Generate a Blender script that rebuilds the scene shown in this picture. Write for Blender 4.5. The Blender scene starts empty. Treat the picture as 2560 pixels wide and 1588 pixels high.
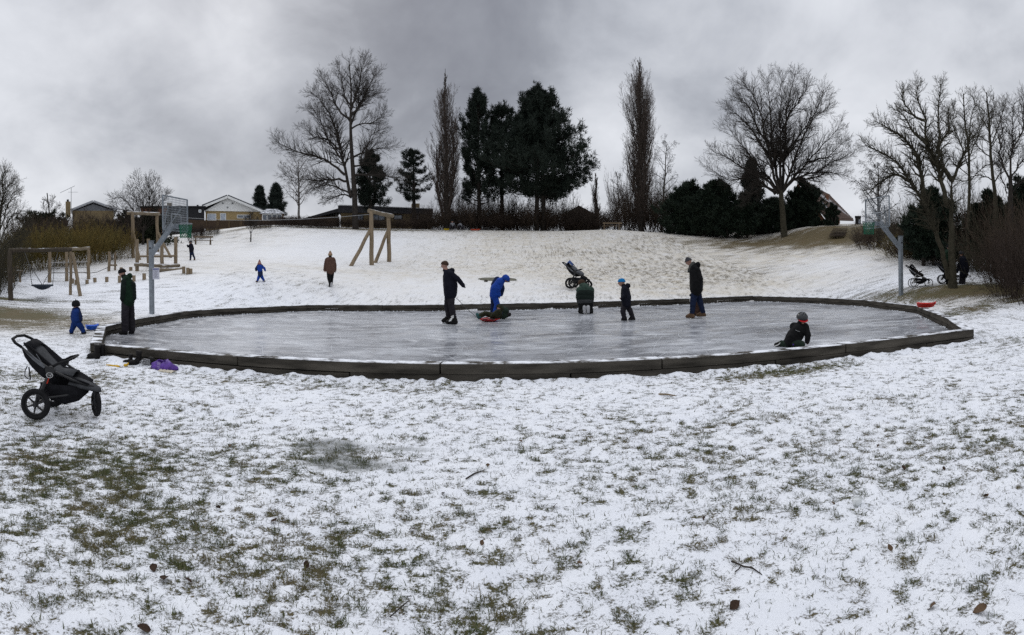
import bpy, bmesh, math, random
import numpy as np
from mathutils import Vector, Matrix

# ---------------------------------------------------------------- camera, sky, sun, exposure
F, CX, CY, CAMZ = 1400.0, 1280.0, 678.0, 1.55      # panorama: pixels per radian, centre column, horizon row (2560 x 1588 frame), eye height
ROLL = math.atan(16.4 / F)
SC = bpy.context.scene
COL = SC.collection
cam_d = bpy.data.cameras.new('camera'); cam = bpy.data.objects.new('camera', cam_d); COL.objects.link(cam)
cam_d.type = 'PANO'; cam_d.panorama_type = 'CENTRAL_CYLINDRICAL'     # the photograph is a hand-swept cylindrical panorama
cam_d.central_cylindrical_range_u_min = -1280 / F; cam_d.central_cylindrical_range_u_max = 1280 / F
cam_d.central_cylindrical_range_v_min = -(1588 - CY) / F; cam_d.central_cylindrical_range_v_max = CY / F
cam_d.central_cylindrical_radius = 1.0
cam_d.clip_start = 0.05; cam_d.clip_end = 2000
cam.matrix_world = Matrix.Translation((0, 0, CAMZ)) @ Matrix.Rotation(ROLL, 4, 'Y') @ Matrix.Rotation(math.pi / 2, 4, 'X')
SC.camera = cam
RM = Matrix.Rotation(ROLL, 3, 'Y')

SUN_EL, SUN_AZ = math.radians(38), math.radians(-28)    # azimuth from +Y towards +X
wd = bpy.data.worlds.new('World'); SC.world = wd; wd.use_nodes = True
nt = wd.node_tree; nt.nodes.clear()
def nd(t, typ, loc=None, **kw):
    n = t.nodes.new(typ)
    for k, v in kw.items(): setattr(n, k, v)
    return n
def lk(t, a, b): t.links.new(a, b)
def math_n(t, op, a, b=None, c=None, clamp=False):
    n = t.nodes.new('ShaderNodeMath'); n.operation = op; n.use_clamp = clamp
    for i, v in enumerate((a, b, c)):
        if v is None: continue
        if isinstance(v, (int, float)): n.inputs[i].default_value = v
        else: t.links.new(v, n.inputs[i])
    return n.outputs[0]
def vmath(t, op, a, b=None):
    n = t.nodes.new('ShaderNodeVectorMath'); n.operation = op
    for i, v in enumerate((a, b)):
        if v is None: continue
        if isinstance(v, (tuple, list, Vector)): n.inputs[i].default_value = tuple(v)
        else: t.links.new(v, n.inputs[i])
    return n
def ramp(t, fac, stops, interp='LINEAR'):
    n = t.nodes.new('ShaderNodeValToRGB'); n.color_ramp.interpolation = interp
    e = n.color_ramp.elements
    while len(e) > 1: e.remove(e[-1])
    for i, (p, c) in enumerate(stops):
        x = e[0] if i == 0 else e.new(p)
        x.position = p
        x.color = (c, c, c, 1) if isinstance(c, (int, float)) else tuple(c) + (1,)
    t.links.new(fac, n.inputs[0]); return n.outputs[0]
def mixc(t, fac, a, b, blend='MIX'):
    n = t.nodes.new('ShaderNodeMix'); n.data_type = 'RGBA'; n.blend_type = blend
    for sock, v in ((n.inputs[0], fac), (n.inputs[6], a), (n.inputs[7], b)):
        if isinstance(v, (int, float)): sock.default_value = v
        elif isinstance(v, (tuple, list)): sock.default_value = tuple(v) + ((1,) if len(v) == 3 else ())
        else: t.links.new(v, sock)
    return n.outputs[2]
def noise(t, vec, scale, detail=4, rough=.55, dist=0.0):
    n = t.nodes.new('ShaderNodeTexNoise')
    n.inputs['Scale'].default_value = scale; n.inputs['Detail'].default_value = detail
    n.inputs['Roughness'].default_value = rough; n.inputs['Distortion'].default_value = dist
    if vec is not None: t.links.new(vec, n.inputs['Vector'])
    return n.outputs['Fac']
def scaled(t, vec, s, loc=(0, 0, 0), rot=(0, 0, 0)):
    n = t.nodes.new('ShaderNodeMapping'); n.inputs['Scale'].default_value = s
    n.inputs['Location'].default_value = loc; n.inputs['Rotation'].default_value = rot
    t.links.new(vec, n.inputs['Vector']); return n.outputs[0]

def ray(px, py):
    th = (px - CX) / F
    return RM @ Vector((math.sin(th), math.cos(th), (CY - py) / F))
def P(px, py, d):
    """world point seen at pixel px, py at horizontal distance d"""
    v = ray(px, py); k = d / math.hypot(v.x, v.y)
    return Vector((v.x * k, v.y * k, CAMZ + v.z * k))

# overcast sky: heavy grey cloud sheet over a faint blue sky, zenith brighter than the horizon
tc = nd(nt, 'ShaderNodeTexCoord')
dirv = tc.outputs['Generated']
sep = nd(nt, 'ShaderNodeSeparateXYZ'); lk(nt, dirv, sep.inputs[0])
zc = math_n(nt, 'MAXIMUM', sep.outputs[2], 0.0)
den = math_n(nt, 'ADD', zc, 0.50)
comb = nd(nt, 'ShaderNodeCombineXYZ')
lk(nt, math_n(nt, 'DIVIDE', sep.outputs[0], den), comb.inputs[0])
lk(nt, math_n(nt, 'DIVIDE', sep.outputs[1], den), comb.inputs[1])
cuv = comb.outputs[0]
n1 = noise(nt, scaled(nt, cuv, (1, 1, 1), (3.1, 1.7, 0)), 1.7, 5, .55, .15)
n2 = noise(nt, scaled(nt, cuv, (1, .9, 1), (7.3, 2.2, 0)), 4.2, 9, .56, .25)
val = math_n(nt, 'ADD', math_n(nt, 'MULTIPLY', math_n(nt, 'SUBTRACT', n1, .5), .95), math_n(nt, 'MULTIPLY', math_n(nt, 'SUBTRACT', n2, .5), .80))
for (bx, by, width, amp) in [(1020, 140, .36, -.26), (1280, 60, .36, -.20), (860, 250, .16, -.05), (420, 300, .17, -.24), (230, 260, .14, -.14), (620, 370, .14, -.07), (1300, 240, .22, -.14),
                             (620, 170, .115, .30), (560, 60, .10, .14), (330, 110, .10, .06), (70, 120, .22, .10), (1490, 430, .12, .26), (1660, 380, .14, .14), (1850, 60, .25, .0), (2150, 270, .11, .18),
                             (100, 480, .14, .16), (420, 470, .16, .14), (760, 470, .12, .10), (2350, 60, .3, -.04), (2060, 420, .10, .12), (1900, 200, .14, -.05)]:
    b = ray(bx, by).normalized()
    dt = vmath(nt, 'DOT_PRODUCT', dirv, b).outputs['Value']
    g = math_n(nt, 'EXPONENT', math_n(nt, 'DIVIDE', math_n(nt, 'SUBTRACT', dt, 1.0), width * width))
    val = math_n(nt, 'ADD', val, math_n(nt, 'MULTIPLY', g, amp))
val = math_n(nt, 'ADD', val, .765)
cloud = ramp(nt, val, [(0.0, (.185, .195, .23)), (.25, (.265, .28, .318)), (.5, (.42, .44, .485)), (.72, (.565, .585, .63)), (1.0, (.70, .72, .765))])
lift = math_n(nt, 'ADD', math_n(nt, 'MULTIPLY', math_n(nt, 'POWER', zc, 3.0), 1.15), .96)
cl = vmath(nt, 'SCALE', cloud); lk(nt, lift, cl.inputs['Scale'])
skyt = nd(nt, 'ShaderNodeTexSky', sky_type='NISHITA', sun_disc=False)
skyt.sun_elevation = SUN_EL; skyt.sun_rotation = SUN_AZ; skyt.air_density = 1.0; skyt.dust_density = 2.0
sk = vmath(nt, 'SCALE', skyt.outputs[0]); sk.inputs['Scale'].default_value = .10
bg = nd(nt, 'ShaderNodeBackground'); bg.inputs['Strength'].default_value = 1.0
lk(nt, mixc(nt, .97, sk.outputs[0], cl.outputs[0]), bg.inputs['Color'])
wo = nd(nt, 'ShaderNodeOutputWorld'); lk(nt, bg.outputs[0], wo.inputs[0])

sun_d = bpy.data.lights.new('sun', 'SUN'); sun = bpy.data.objects.new('sun', sun_d); COL.objects.link(sun)
sun_d.energy = 0.5; sun_d.angle = math.radians(25); sun_d.color = (1, .97, .93)
sdir = Vector((math.sin(SUN_AZ) * math.cos(SUN_EL), math.cos(SUN_AZ) * math.cos(SUN_EL), math.sin(SUN_EL)))
sun.rotation_euler = sdir.to_track_quat('Z', 'Y').to_euler()
SC.view_settings.view_transform = 'Standard'; SC.view_settings.look = 'None'
SC.view_settings.gamma = 1.0; SC.view_settings.exposure = 0.18; SC.view_settings.use_curve_mapping = False
SC.cycles.max_bounces = 6; SC.cycles.diffuse_bounces = 3; SC.cycles.glossy_bounces = 2; SC.cycles.transparent_max_bounces = 8
SC.cycles.use_denoising = False

# ---------------------------------------------------------------- helpers
RNG = random.Random(7)
MATS = {}
def M(name, col, rough=.75, var=.18, scale=8.0, bump=0.0, metal=0.0, spec=.12, snow_top=0.0, stretch=(1, 1, 1), detail=4):
    """procedural principled material; colour varies with noise; snow_top lays frost on upward faces"""
    if name in MATS: return MATS[name]
    m = bpy.data.materials.new(name); m.use_nodes = True; t = m.node_tree
    b = t.nodes['Principled BSDF']
    b.inputs['Roughness'].default_value = rough; b.inputs['Metallic'].default_value = metal
    b.inputs['Specular IOR Level'].default_value = spec
    co = t.nodes.new('ShaderNodeTexCoord').outputs['Object']
    v = scaled(t, co, stretch)
    f = noise(t, v, scale, detail)
    f2 = ramp(t, f, [(.3, 0.0), (.7, 1.0)])
    c = mixc(t, f2, tuple(max(0, x * (1 - var)) for x in col), tuple(min(1, x * (1 + var)) for x in col))
    if snow_top > 0:
        g = t.nodes.new('ShaderNodeNewGeometry')
        s = t.nodes.new('ShaderNodeSeparateXYZ'); t.links.new(g.outputs['True Normal'], s.inputs[0])
        up = math_n(t, 'MULTIPLY', math_n(t, 'SUBTRACT', s.outputs[2], .6), 5, clamp=True)
        ns = noise(t, co, 3.0, 6, .65)
        k = ramp(t, ns, [(max(0, .62 - snow_top * .45), 0.0), (.74 - snow_top * .42, 1.0)])
        c = mixc(t, math_n(t, 'MULTIPLY', up, k, clamp=True), c, (.78, .80, .84))
    t.links.new(c, b.inputs['Base Color'])
    if bump:
        bn = t.nodes.new('ShaderNodeBump'); bn.inputs['Strength'].default_value = bump; bn.inputs['Distance'].default_value = .02
        t.links.new(f, bn.inputs['Height']); t.links.new(bn.outputs[0], b.inputs['Normal'])
    MATS[name] = m; return m

def tag(o, label=None, cat=None, group=None, kind=None):
    if label: o['label'] = label
    if cat: o['category'] = cat
    if group: o['group'] = group
    if kind: o['kind'] = kind
    return o
ORG = {}
def empty(name, loc, label=None, cat=None, group=None):
    o = bpy.data.objects.new(name, None); COL.objects.link(o); o.location = loc; o.empty_display_size = .2
    ORG[o.name] = Vector(loc)
    return tag(o, label, cat, group)
def link_mesh(me, name, mats, parent=None, origin=None, smooth=False):
    for m in (mats if isinstance(mats, (list, tuple)) else [mats]): me.materials.append(m)
    if smooth: me.polygons.foreach_set('use_smooth', [True] * len(me.polygons))
    o = bpy.data.objects.new(name, me); COL.objects.link(o)
    if parent is not None:
        o.parent = parent; ORG[o.name] = ORG[parent.name]
    else:
        o.location = origin or (0, 0, 0); ORG[o.name] = Vector(o.location)
    return o
def np_mesh(name, verts, faces):
    """verts (N,3) array, faces (M,k) array with constant k"""
    me = bpy.data.meshes.new(name)
    verts = np.asarray(verts, dtype=np.float32); faces = np.asarray(faces, dtype=np.int32)
    k = faces.shape[1]
    me.vertices.add(len(verts)); me.vertices.foreach_set('co', verts.ravel())
    me.loops.add(faces.size); me.loops.foreach_set('vertex_index', faces.ravel())
    me.polygons.add(len(faces))
    me.polygons.foreach_set('loop_start', np.arange(0, faces.size, k, dtype=np.int32))
    me.polygons.foreach_set('loop_total', np.full(len(faces), k, dtype=np.int32))
    me.update(calc_edges=True); return me

class MB:
    """collects shapes (world coordinates) and links them as one mesh object"""
    def __init__(s): s.v = []; s.f = []
    def add(s, vs, fs):
        b = len(s.v); s.v += [Vector(v) for v in vs]; s.f += [[b + i for i in f] for f in fs]; return s
    def box(s, c, size, rot=None):
        hx, hy, hz = size[0] / 2, size[1] / 2, size[2] / 2
        vs = [Vector((x, y, z)) for x in (-hx, hx) for y in (-hy, hy) for z in (-hz, hz)]
        if rot is not None: vs = [rot @ v for v in vs]
        c = Vector(c)
        return s.add([c + v for v in vs], [(0, 1, 3, 2), (4, 6, 7, 5), (0, 4, 5, 1), (2, 3, 7, 6), (0, 2, 6, 4), (1, 5, 7, 3)])
    def beam(s, a, b, w, h, up=Vector((0, 0, 1))):
        """box from a to b, w across, h along up"""
        a, b = Vector(a), Vector(b); d = (b - a).normalized()
        x = d.cross(up)
        if x.length < 1e-4: x = d.cross(Vector((1, 0, 0)))
        x.normalize(); y = x.cross(d).normalized()
        vs = [p + x * (sx * w / 2) + y * (sy * h / 2) for p in (a, b) for sx, sy in ((-1, -1), (1, -1), (1, 1), (-1, 1))]
        return s.add(vs, [(3, 2, 1, 0), (4, 5, 6, 7), (0, 1, 5, 4), (1, 2, 6, 5), (2, 3, 7, 6), (3, 0, 4, 7)])
    def tube(s, pts, r, n=8, closed=False, cap=True, squash=None):
        pts = [Vector(p) for p in pts]; N = len(pts)
        rr = r if isinstance(r, (list, tuple)) else [r] * N
        rings = []; ref = None
        for i, p in enumerate(pts):
            if closed: d = pts[(i + 1) % N] - pts[i - 1]
            else: d = pts[min(i + 1, N - 1)] - pts[max(i - 1, 0)]
            d.normalize()
            if ref is None:
                ref = d.cross(Vector((0, 0, 1)))
                if ref.length < .05: ref = d.cross(Vector((1, 0, 0)))
            x = (ref - d * ref.dot(d)).normalized(); ref = x; y = d.cross(x)
            rings.append([p + (x * math.cos(a) + y * math.sin(a)) * rr[i] for a in [2 * math.pi * k / n for k in range(n)]])
        b = len(s.v)
        for R_ in rings: s.v += R_
        m = N if closed else N - 1
        for i in range(m):
            j = (i + 1) % N
            for k in range(n):
                l = (k + 1) % n
                s.f.append([b + i * n + k, b + i * n + l, b + j * n + l, b + j * n + k])
        if cap and not closed:
            s.f.append([b + k for k in range(n)][::-1]); s.f.append([b + (N - 1) * n + k for k in range(n)])
        return s
    def ball(s, c, r, nu=10, nv=7, rot=None):
        r = r if isinstance(r, (list, tuple)) else (r, r, r); c = Vector(c)
        b = len(s.v); vs = []
        for j in range(1, nv):
            ph = math.pi * j / nv
            for i in range(nu):
                a = 2 * math.pi * i / nu
                vs.append(Vector((r[0] * math.sin(ph) * math.cos(a), r[1] * math.sin(ph) * math.sin(a), r[2] * math.cos(ph))))
        vs += [Vector((0, 0, r[2])), Vector((0, 0, -r[2]))]
        if rot is not None: vs = [rot @ v for v in vs]
        fs = []
        for j in range(nv - 2):
            for i in range(nu):
                k = (i + 1) % nu
                fs.append((j * nu + i, (j + 1) * nu + i, (j + 1) * nu + k, j * nu + k))
        T, B = (nv - 1) * nu, (nv - 1) * nu + 1
        for i in range(nu):
            k = (i + 1) % nu
            fs.append((T, i, k)); fs.append((B, (nv - 2) * nu + k, (nv - 2) * nu + i))
        return s.add([c + v for v in vs], fs)
    def prism(s, poly, vec):
        """closed prism: planar polygon swept by vec"""
        n = len(poly); vec = Vector(vec)
        vs = [Vector(p) for p in poly] + [Vector(p) + vec for p in poly]
        fs = [list(range(n))[::-1], list(range(n, 2 * n))] + [[i, (i + 1) % n, n + (i + 1) % n, n + i] for i in range(n)]
        return s.add(vs, fs)
    def loft(s, rows, thick=0.0, closed=False):
        """grid surface through rows of points; with thick it becomes a solid sheet"""
        R_, C_ = len(rows), len(rows[0]); g = [[Vector(p) for p in r] for r in rows]
        if thick:
            def nrm(i, j):
                a = g[min(i + 1, R_ - 1)][j] - g[max(i - 1, 0)][j]; b = g[i][min(j + 1, C_ - 1)] - g[i][max(j - 1, 0)]
                n = a.cross(b); return n.normalized() if n.length > 1e-9 else Vector((0, 0, 1))
            back = [[g[i][j] + nrm(i, j) * thick for j in range(C_)] for i in range(R_)]
        b = len(s.v)
        for r in g: s.v += r
        for i in range(R_ - 1):
            for j in range(C_ - 1):
                s.f.append([b + i * C_ + j, b + (i + 1) * C_ + j, b + (i + 1) * C_ + j + 1, b + i * C_ + j + 1])
        if thick:
            c = len(s.v)
            for r in back: s.v += r
            for i in range(R_ - 1):
                for j in range(C_ - 1):
                    s.f.append([c + i * C_ + j, c + i * C_ + j + 1, c + (i + 1) * C_ + j + 1, c + (i + 1) * C_ + j])
            edge = [(0, j) for j in range(C_)] + [(i, C_ - 1) for i in range(1, R_)] + [(R_ - 1, j) for j in range(C_ - 2, -1, -1)] + [(i, 0) for i in range(R_ - 2, 0, -1)]
            for q in range(len(edge)):
                (i, j), (k, l) = edge[q], edge[(q + 1) % len(edge)]
                s.f.append([b + i * C_ + j, b + k * C_ + l, c + k * C_ + l, c + i * C_ + j])
        return s
    def xf(s, M4):
        s.v = [M4 @ v for v in s.v]; return s
    def build(s, name, mat, parent=None, origin=None, smooth=False, bevel=0.0):
        o = ORG[parent.name] if parent is not None else Vector(origin or (0, 0, 0))
        me = bpy.data.meshes.new(name); me.from_pydata([tuple(v - o) for v in s.v], [], s.f); me.update()
        bm = bmesh.new(); bm.from_mesh(me)
        if bevel:
            bmesh.ops.bevel(bm, geom=list(bm.edges), offset=bevel, segments=1, affect='EDGES')
        bmesh.ops.recalc_face_normals(bm, faces=list(bm.faces)); bm.to_mesh(me); bm.free()
        return link_mesh(me, name, mat, parent, origin, smooth)

def copy_tree(root, loc=None, label=None, parent=None):
    c = root.copy(); COL.objects.link(c); c.parent = parent
    if parent is not None: c.matrix_parent_inverse = root.matrix_parent_inverse
    if loc is not None: c.location = loc
    if label: c['label'] = label
    ORG[c.name] = Vector(c.location) if parent is None else ORG[parent.name]
    for ch in list(root.children): copy_tree(ch, parent=c)
    return c

def hash2(ix, iy, seed):
    h = (ix.astype(np.int64) * 374761393 + iy.astype(np.int64) * 668265263 + seed * 1442695041) & 0xffffffff
    h = ((h ^ (h >> 13)) * 1274126177) & 0xffffffff
    return ((h ^ (h >> 16)) & 0xffff) / 65535.0
def vnoise(x, y, seed=0):
    ix, iy = np.floor(x), np.floor(y); fx, fy = x - ix, y - iy
    u, v = fx * fx * fx * (fx * (fx * 6 - 15) + 10), fy * fy * fy * (fy * (fy * 6 - 15) + 10)
    a = hash2(ix, iy, seed); b = hash2(ix + 1, iy, seed); c = hash2(ix, iy + 1, seed); d = hash2(ix + 1, iy + 1, seed)
    return (a * (1 - u) + b * u) * (1 - v) + (c * (1 - u) + d * u) * v
def fbm(x, y, oct=4, seed=0, gain=.5):
    s = 0; a = 1; t = 0
    for o in range(oct):
        c, sn = math.cos(.6 * o + .3), math.sin(.6 * o + .3)
        s = s + a * vnoise((x * c - y * sn) * 2 ** o + 17.3 * o, (x * sn + y * c) * 2 ** o - 9.1 * o, seed + o); t += a; a *= gain
    return s / t
# ---------------------------------------------------------------- ground: terrain from surveyed points
RINK = [(-7.25, 8.04), (-9.5, 10.7), (-10.3, 13.0), (-10.95, 16.8), (-10.4, 18.7), (-8.3, 21.6), (1.1, 22.4), (11.0, 24.0),
        (12.3, 21.6), (13.0, 18.0), (12.3, 14.0), (9.75, 9.9), (8.35, 8.04)]          # inner edge of the timber border, clockwise from the near left corner
BW, BH = .22, .25                                                                       # border width and height
def ctrl():
    c = []
    def g(px, py, d):
        p = P(px, py, d); c.append((p.x, p.y, p.z))
    for x in (-10, -6, -2, 2, 6, 10): c.append((x, 7.6, 0.0))
    for x in (-6, -2, 2, 6): c.append((x, 4.0, 0.0))
    for x in (-3, 0, 3): c.append((x, 1.2, 0.0))
    c += [(-5.2, 3.6, -.10), (-4.2, 4.4, -.10), (6.5, 5, 0), (-4, -3, 0), (4, -3, 0), (-11, 10.5, 0.0), (-15, 11, .05), (12, 10, .02), (15.5, 10, .1)]
    for p in ((-11.3, 14), (-12, 16.8), (-11.2, 19.3), (13.6, 15), (14, 18)): c.append((p[0], p[1], .1))
    for p in ((-8.6, 22.1), (-4, 22.4), (1, 22.9), (6, 23.7), (11.3, 24.6)): c.append((p[0], p[1], .2))
    g(825, 718, 25.8); g(652, 707, 25); g(930, 663, 34); g(478, 651, 37); g(507, 612, 52); g(1530, 574, 54); g(1960, 594, 50)
    g(1427, 727, 26); g(2290, 722, 23); g(28, 751, 26); g(190, 739, 27); g(400, 600, 50); g(250, 652, 38); g(100, 692, 33); g(345, 645, 39); g(400, 672, 32)
    g(2060, 572, 48.5); g(2130, 574, 48.5); g(2200, 575, 46); g(2060, 594, 45.6); g(2130, 597, 44.6); g(2000, 573, 51); g(2190, 612, 41); g(2250, 650, 33); g(2450, 702, 26); g(2385, 720, 23); g(2560, 760, 18)
    for px, py in ((640, 567), (760, 569), (900, 573), (1090, 575), (1280, 576.5), (1450, 578), (1600, 580), (1750, 582), (1850, 584)): g(px, py, 57)
    g(1280, 640, 40); g(1600, 640, 40); g(1050, 640, 38); g(800, 600, 48); g(1280, 690, 29.5); g(1700, 690, 32); g(1900, 640, 40); g(2000, 690, 31)
    for a in range(-70, 71, 14):
        t = math.radians(a); c.append((85 * math.sin(t), 85 * math.cos(t), 6.3 if abs(a) < 40 else 4.5))
        c.append((140 * math.sin(t), 140 * math.cos(t), 6.4 if abs(a) < 40 else 4.5))
    c += [(-24, 8, .6), (-30, 18, 1.4), (24, 8, .5), (30, 16, 1.2), (-30, 0, .6), (30, 0, .6)]
    return np.array(c)
CT = ctrl()
def tps_fit():
    n = len(CT); d = np.hypot(CT[:, None, 0] - CT[None, :, 0], CT[:, None, 1] - CT[None, :, 1]) 
    K = d * d * np.log(d + 1e-9); K[np.arange(n), np.arange(n)] = 0
    K += np.eye(n) * 1.2
    A = np.zeros((n + 3, n + 3)); A[:n, :n] = K; A[:n, n] = 1; A[:n, n + 1:] = CT[:, :2]; A[n:, :n] = A[:n, n:].T
    return np.linalg.solve(A, np.r_[CT[:, 2], 0, 0, 0])
TW = tps_fit()
def rink_sd(x, y, off=0.0):
    """signed distance to the rink outline, positive outside"""
    best = np.full(x.shape, 1e9); inside = np.zeros(x.shape, bool); n = len(RINK)
    for i in range(n):
        (x0, y0), (x1, y1) = RINK[i], RINK[(i + 1) % n]
        dx, dy = x1 - x0, y1 - y0
        t = np.clip(((x - x0) * dx + (y - y0) * dy) / (dx * dx + dy * dy), 0, 1)
        best = np.minimum(best, np.hypot(x - x0 - t * dx, y - y0 - t * dy))
        c = ((y0 > y) != (y1 > y)) & (x < (x1 - x0) * (y - y0) / (y1 - y0 + 1e-12) + x0)
        inside ^= c
    return np.where(inside, -best, best)
def Hraw(x, y):
    z = np.full(x.shape, TW[-3]) + TW[-2] * x + TW[-1] * y
    for i in range(len(CT)):
        d2 = (x - CT[i, 0]) ** 2 + (y - CT[i, 1]) ** 2
        z += TW[i] * .5 * d2 * np.log(d2 + 1e-12)
    return z
def Hn(x, y):
    x = np.asarray(x, float); y = np.asarray(y, float)
    z = Hraw(x, y); sd = rink_sd(x, y)
    r = np.hypot(x, y)
    back = np.clip((y - 9.0) / 4.0, 0, 1)
    z = np.where((sd < 2.5) & (sd > 0), np.maximum(z, -0.02 + .0 * back), z)
    return np.where(sd < BW * .5, -.10, z)
def H(x, y): return float(Hn(np.array([x]), np.array([y]))[0])
def G(px, d):
    """point on the ground in the direction of pixel column px at distance d"""
    v = ray(px, CY); k = d / math.hypot(v.x, v.y); x, y = v.x * k, v.y * k
    return Vector((x, y, H(x, y)))
def hit(px, py, d0=3, d1=90):
    """where the sight line through a pixel meets the ground"""
    ds = np.linspace(d0, d1, 1500); v = ray(px, py); k = 1 / math.hypot(v.x, v.y)
    x, y = v.x * k * ds, v.y * k * ds; zz = CAMZ + v.z * k * ds; h = Hn(x, y)
    i = int(np.argmax(zz <= h)) if (zz <= h).any() else len(ds) - 1
    return Vector((x[i], y[i], h[i])), float(ds[i])

def ell(x, y, cx, cy, rx, ry, rot=0.0):
    c, s = math.cos(rot), math.sin(rot); u = ((x - cx) * c + (y - cy) * s) / rx; v = (-(x - cx) * s + (y - cy) * c) / ry
    return np.exp(-(u * u + v * v))
TRACKS = [([(-22, 33), (-15, 30.5), (-9, 28.5), (-3, 27), (3, 27.5)], .35, .10), ([(1.5, 46), (2.6, 44), (5, 42.5), (3.5, 40), (6, 37)], .22, .16), ([(6, 52), (4, 44), (1, 36), (-1, 29)], .3, .10), ([(9, 52), (9.5, 43), (12, 34), (14, 29)], .3, .12), ([(-4, 52), (-7, 43), (-6, 34), (-8, 29)], .28, .10),
          ([(12, 50), (8, 42), (7, 35), (4, 29)], .22, .10), ([(-6.5, 7.2), (-9.2, 9.6), (-12, 12.5), (-13.5, 16)], .5, .12), ([(-13, 24), (-6, 23.6), (2, 24), (9, 25.4)], .45, .06), ([(16, 24), (15, 19.5), (14.5, 15), (11.5, 10)], .5, .14)]
def snow_cover(x, y):
    """0 = bare grass, 1 = closed snow; plus dirt tint"""
    r = np.hypot(x, y); th = np.degrees(np.arctan2(x, y))
    n = fbm(x * 5.2, y * 5.2, 4, 3, .6); n2 = fbm(x * .8 + 9, y * .8, 3, 11); n3 = fbm(x * 14, y * 14, 2, 23)
    near = .588 + .26 * (n - .5) + .20 * (n2 - .5) + .50 * (n3 - .5)
    far = .60 + .28 * (n - .5) + .10 * (n2 - .5) + .45 * (n3 - .5)
    k = np.clip((r - 7) / 8, 0, 1)
    c = near * (1 - k) + far * k
    c += np.clip((r - 6) / 3, 0, 1) * .05
    c -= .20 * ell(x, y, -3.4, 3.5, 1.3, .85, .5) + .11 * ell(x, y, -2.4, 3.0, 1.8, 1.3, .3) + .07 * ell(x, y, -1.6, 2.6, 1.2, .5)
    c -= .12 * ell(x, y, -1.5, 4.5, .5, .28) + .05 * ell(x, y, .2, 2.7, .9, .4)
    c -= .38 * ell(x, y, 4.0, 7.35, 1.5, .3, .05) + .12 * ell(x, y, -3.5, 7.3, 2.5, .3)
    c -= .22 * ell(x, y, -6.8, 5.6, 2.2, .8, .5) + .18 * ell(x, y, 9.3, 7.2, 1.4, .5)
    c -= .32 * ell(x, y, -14.2, 11.2, 4.2, 2.4, .3) + .2 * ell(x, y, -20, 12.5, 4, 3) + .34 * ell(x, y, -17.2, 13.4, 3.2, 2.0, .5) + .40 * ell(x, y, -20.5, 16.5, 3.2, .6, .4) + .4 * ell(x, y, -15.3, 13, 1.6, .7)
    c -= .42 * ell(x, y, 22.0, 43.0, 8.5, 4.2, -.35) + .22 * ell(x, y, 25, 37, 7, 4, -.4) + .5 * ell(x, y, 28.5, 37, 4.5, 2.4, -.6) + .30 * ell(x, y, 27, 36.5, 4, 3)
    c -= .42 * ell(x, y, 16.5, 15.2, 3.0, 1.3, -.75) + .15 * ell(x, y, 14.2, 19.0, 1.3, 2.6, .1) + .42 * ell(x, y, 19.0, 14.0, 4.5, 2.3, -.7) + .32 * ell(x, y, 14.0, 12.3, 3, .9, .1)
    c -= .35 * ell(x, y, -13, 54.5, 8, 1.4) + .3 * np.clip(1 - np.abs(r - 57) / 1.2, 0, 1)
    c -= .14 * ell(x, y, 9, 33, 7, 4) + .10 * ell(x, y, 14, 29, 6, 2.5) + .12 * ell(x, y, 5.5, 41, 5, 2)
    c += .20 * ell(x, y, -14, 40, 7, 9) + .14 * ell(x, y, -3, 27, 5, 3) + .12 * ell(x, y, 18, 28, 3.5, 3.5)
    tint = np.clip((y - 21) / 5, 0, 1) * (.74 + .50 * np.clip((x + 10) / 14, 0, 1)) * (.76 + .6 * (fbm(x * .2, y * .2, 3, 41) - .1))
    tint *= 1 - .6 * ell(x, y, -14, 42, 8, 12) - .6 * ell(x, y, 18, 28, 4, 4) - .35 * ell(x, y, -3, 26, 6, 2.5)
    tint += .75 * ell(x, y, -13.5, 11, 3.5, 2.2) + .55 * ell(x, y, -12, 13.5, 1.6, 2.5) + .8 * ell(x, y, 16, 14, 4, 3, -.7) + .35 * ell(x, y, -10, 29, 4, 1.2) + .4 * ell(x, y, -17, 14, 3, 2)
    for pts, w, amp in TRACKS:
        best = np.full(x.shape, 1e9)
        for (x0, y0), (x1, y1) in zip(pts[:-1], pts[1:]):
            dx, dy = x1 - x0, y1 - y0; t = np.clip(((x - x0) * dx + (y - y0) * dy) / (dx * dx + dy * dy), 0, 1); best = np.minimum(best, np.hypot(x - x0 - t * dx, y - y0 - t * dy))
        c -= .6 * amp * np.exp(-(best / w) ** 2) * (.5 + fbm(x * 3, y * 3, 2, 19))
    return np.clip(c, -.5, 1.3), np.clip(tint, 0, 1.15)

def axis(segs):
    a = [segs[0][0]]
    for lo, hi, st in segs:
        n = max(1, int(round((hi - lo) / st))); a += list(lo + (hi - lo) * np.arange(1, n + 1) / n)
    return np.array(a)
xs = axis([(-400, -120, 40), (-120, -40, 5), (-40, -14, .8), (-14, -7, .14), (-7, 7, .034), (7, 14, .14), (14, 40, .8), (40, 120, 5), (120, 400, 40)])
ys = axis([(-200, -20, 30), (-20, 0, 2), (0, 1.2, .3), (1.2, 4.6, .026), (4.6, 8.2, .045), (8.2, 22, .23), (22, 34, .3), (34, 62, .6), (62, 130, 4), (130, 600, 50)])
gx, gy = np.meshgrid(xs, ys); X, Y = gx.ravel(), gy.ravel()
Z = Hn(X, Y); cov, tint = snow_cover(X, Y)
fine = np.clip(1 - (np.hypot(X, Y) - 8) / 10, 0, 1) * np.clip(np.hypot(X, Y) - .5, 0, 1)
relief = .018 * np.clip((cov - .38) * 2.2, 0, 1) + .012 * (fbm(X * 5, Y * 5, 3, 77) - .5) + .018 * (fbm(X * 1.3, Y * 1.3, 3, 5) - .5) + .012 * (fbm(X * 19, Y * 19, 2, 91) - .5)
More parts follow.
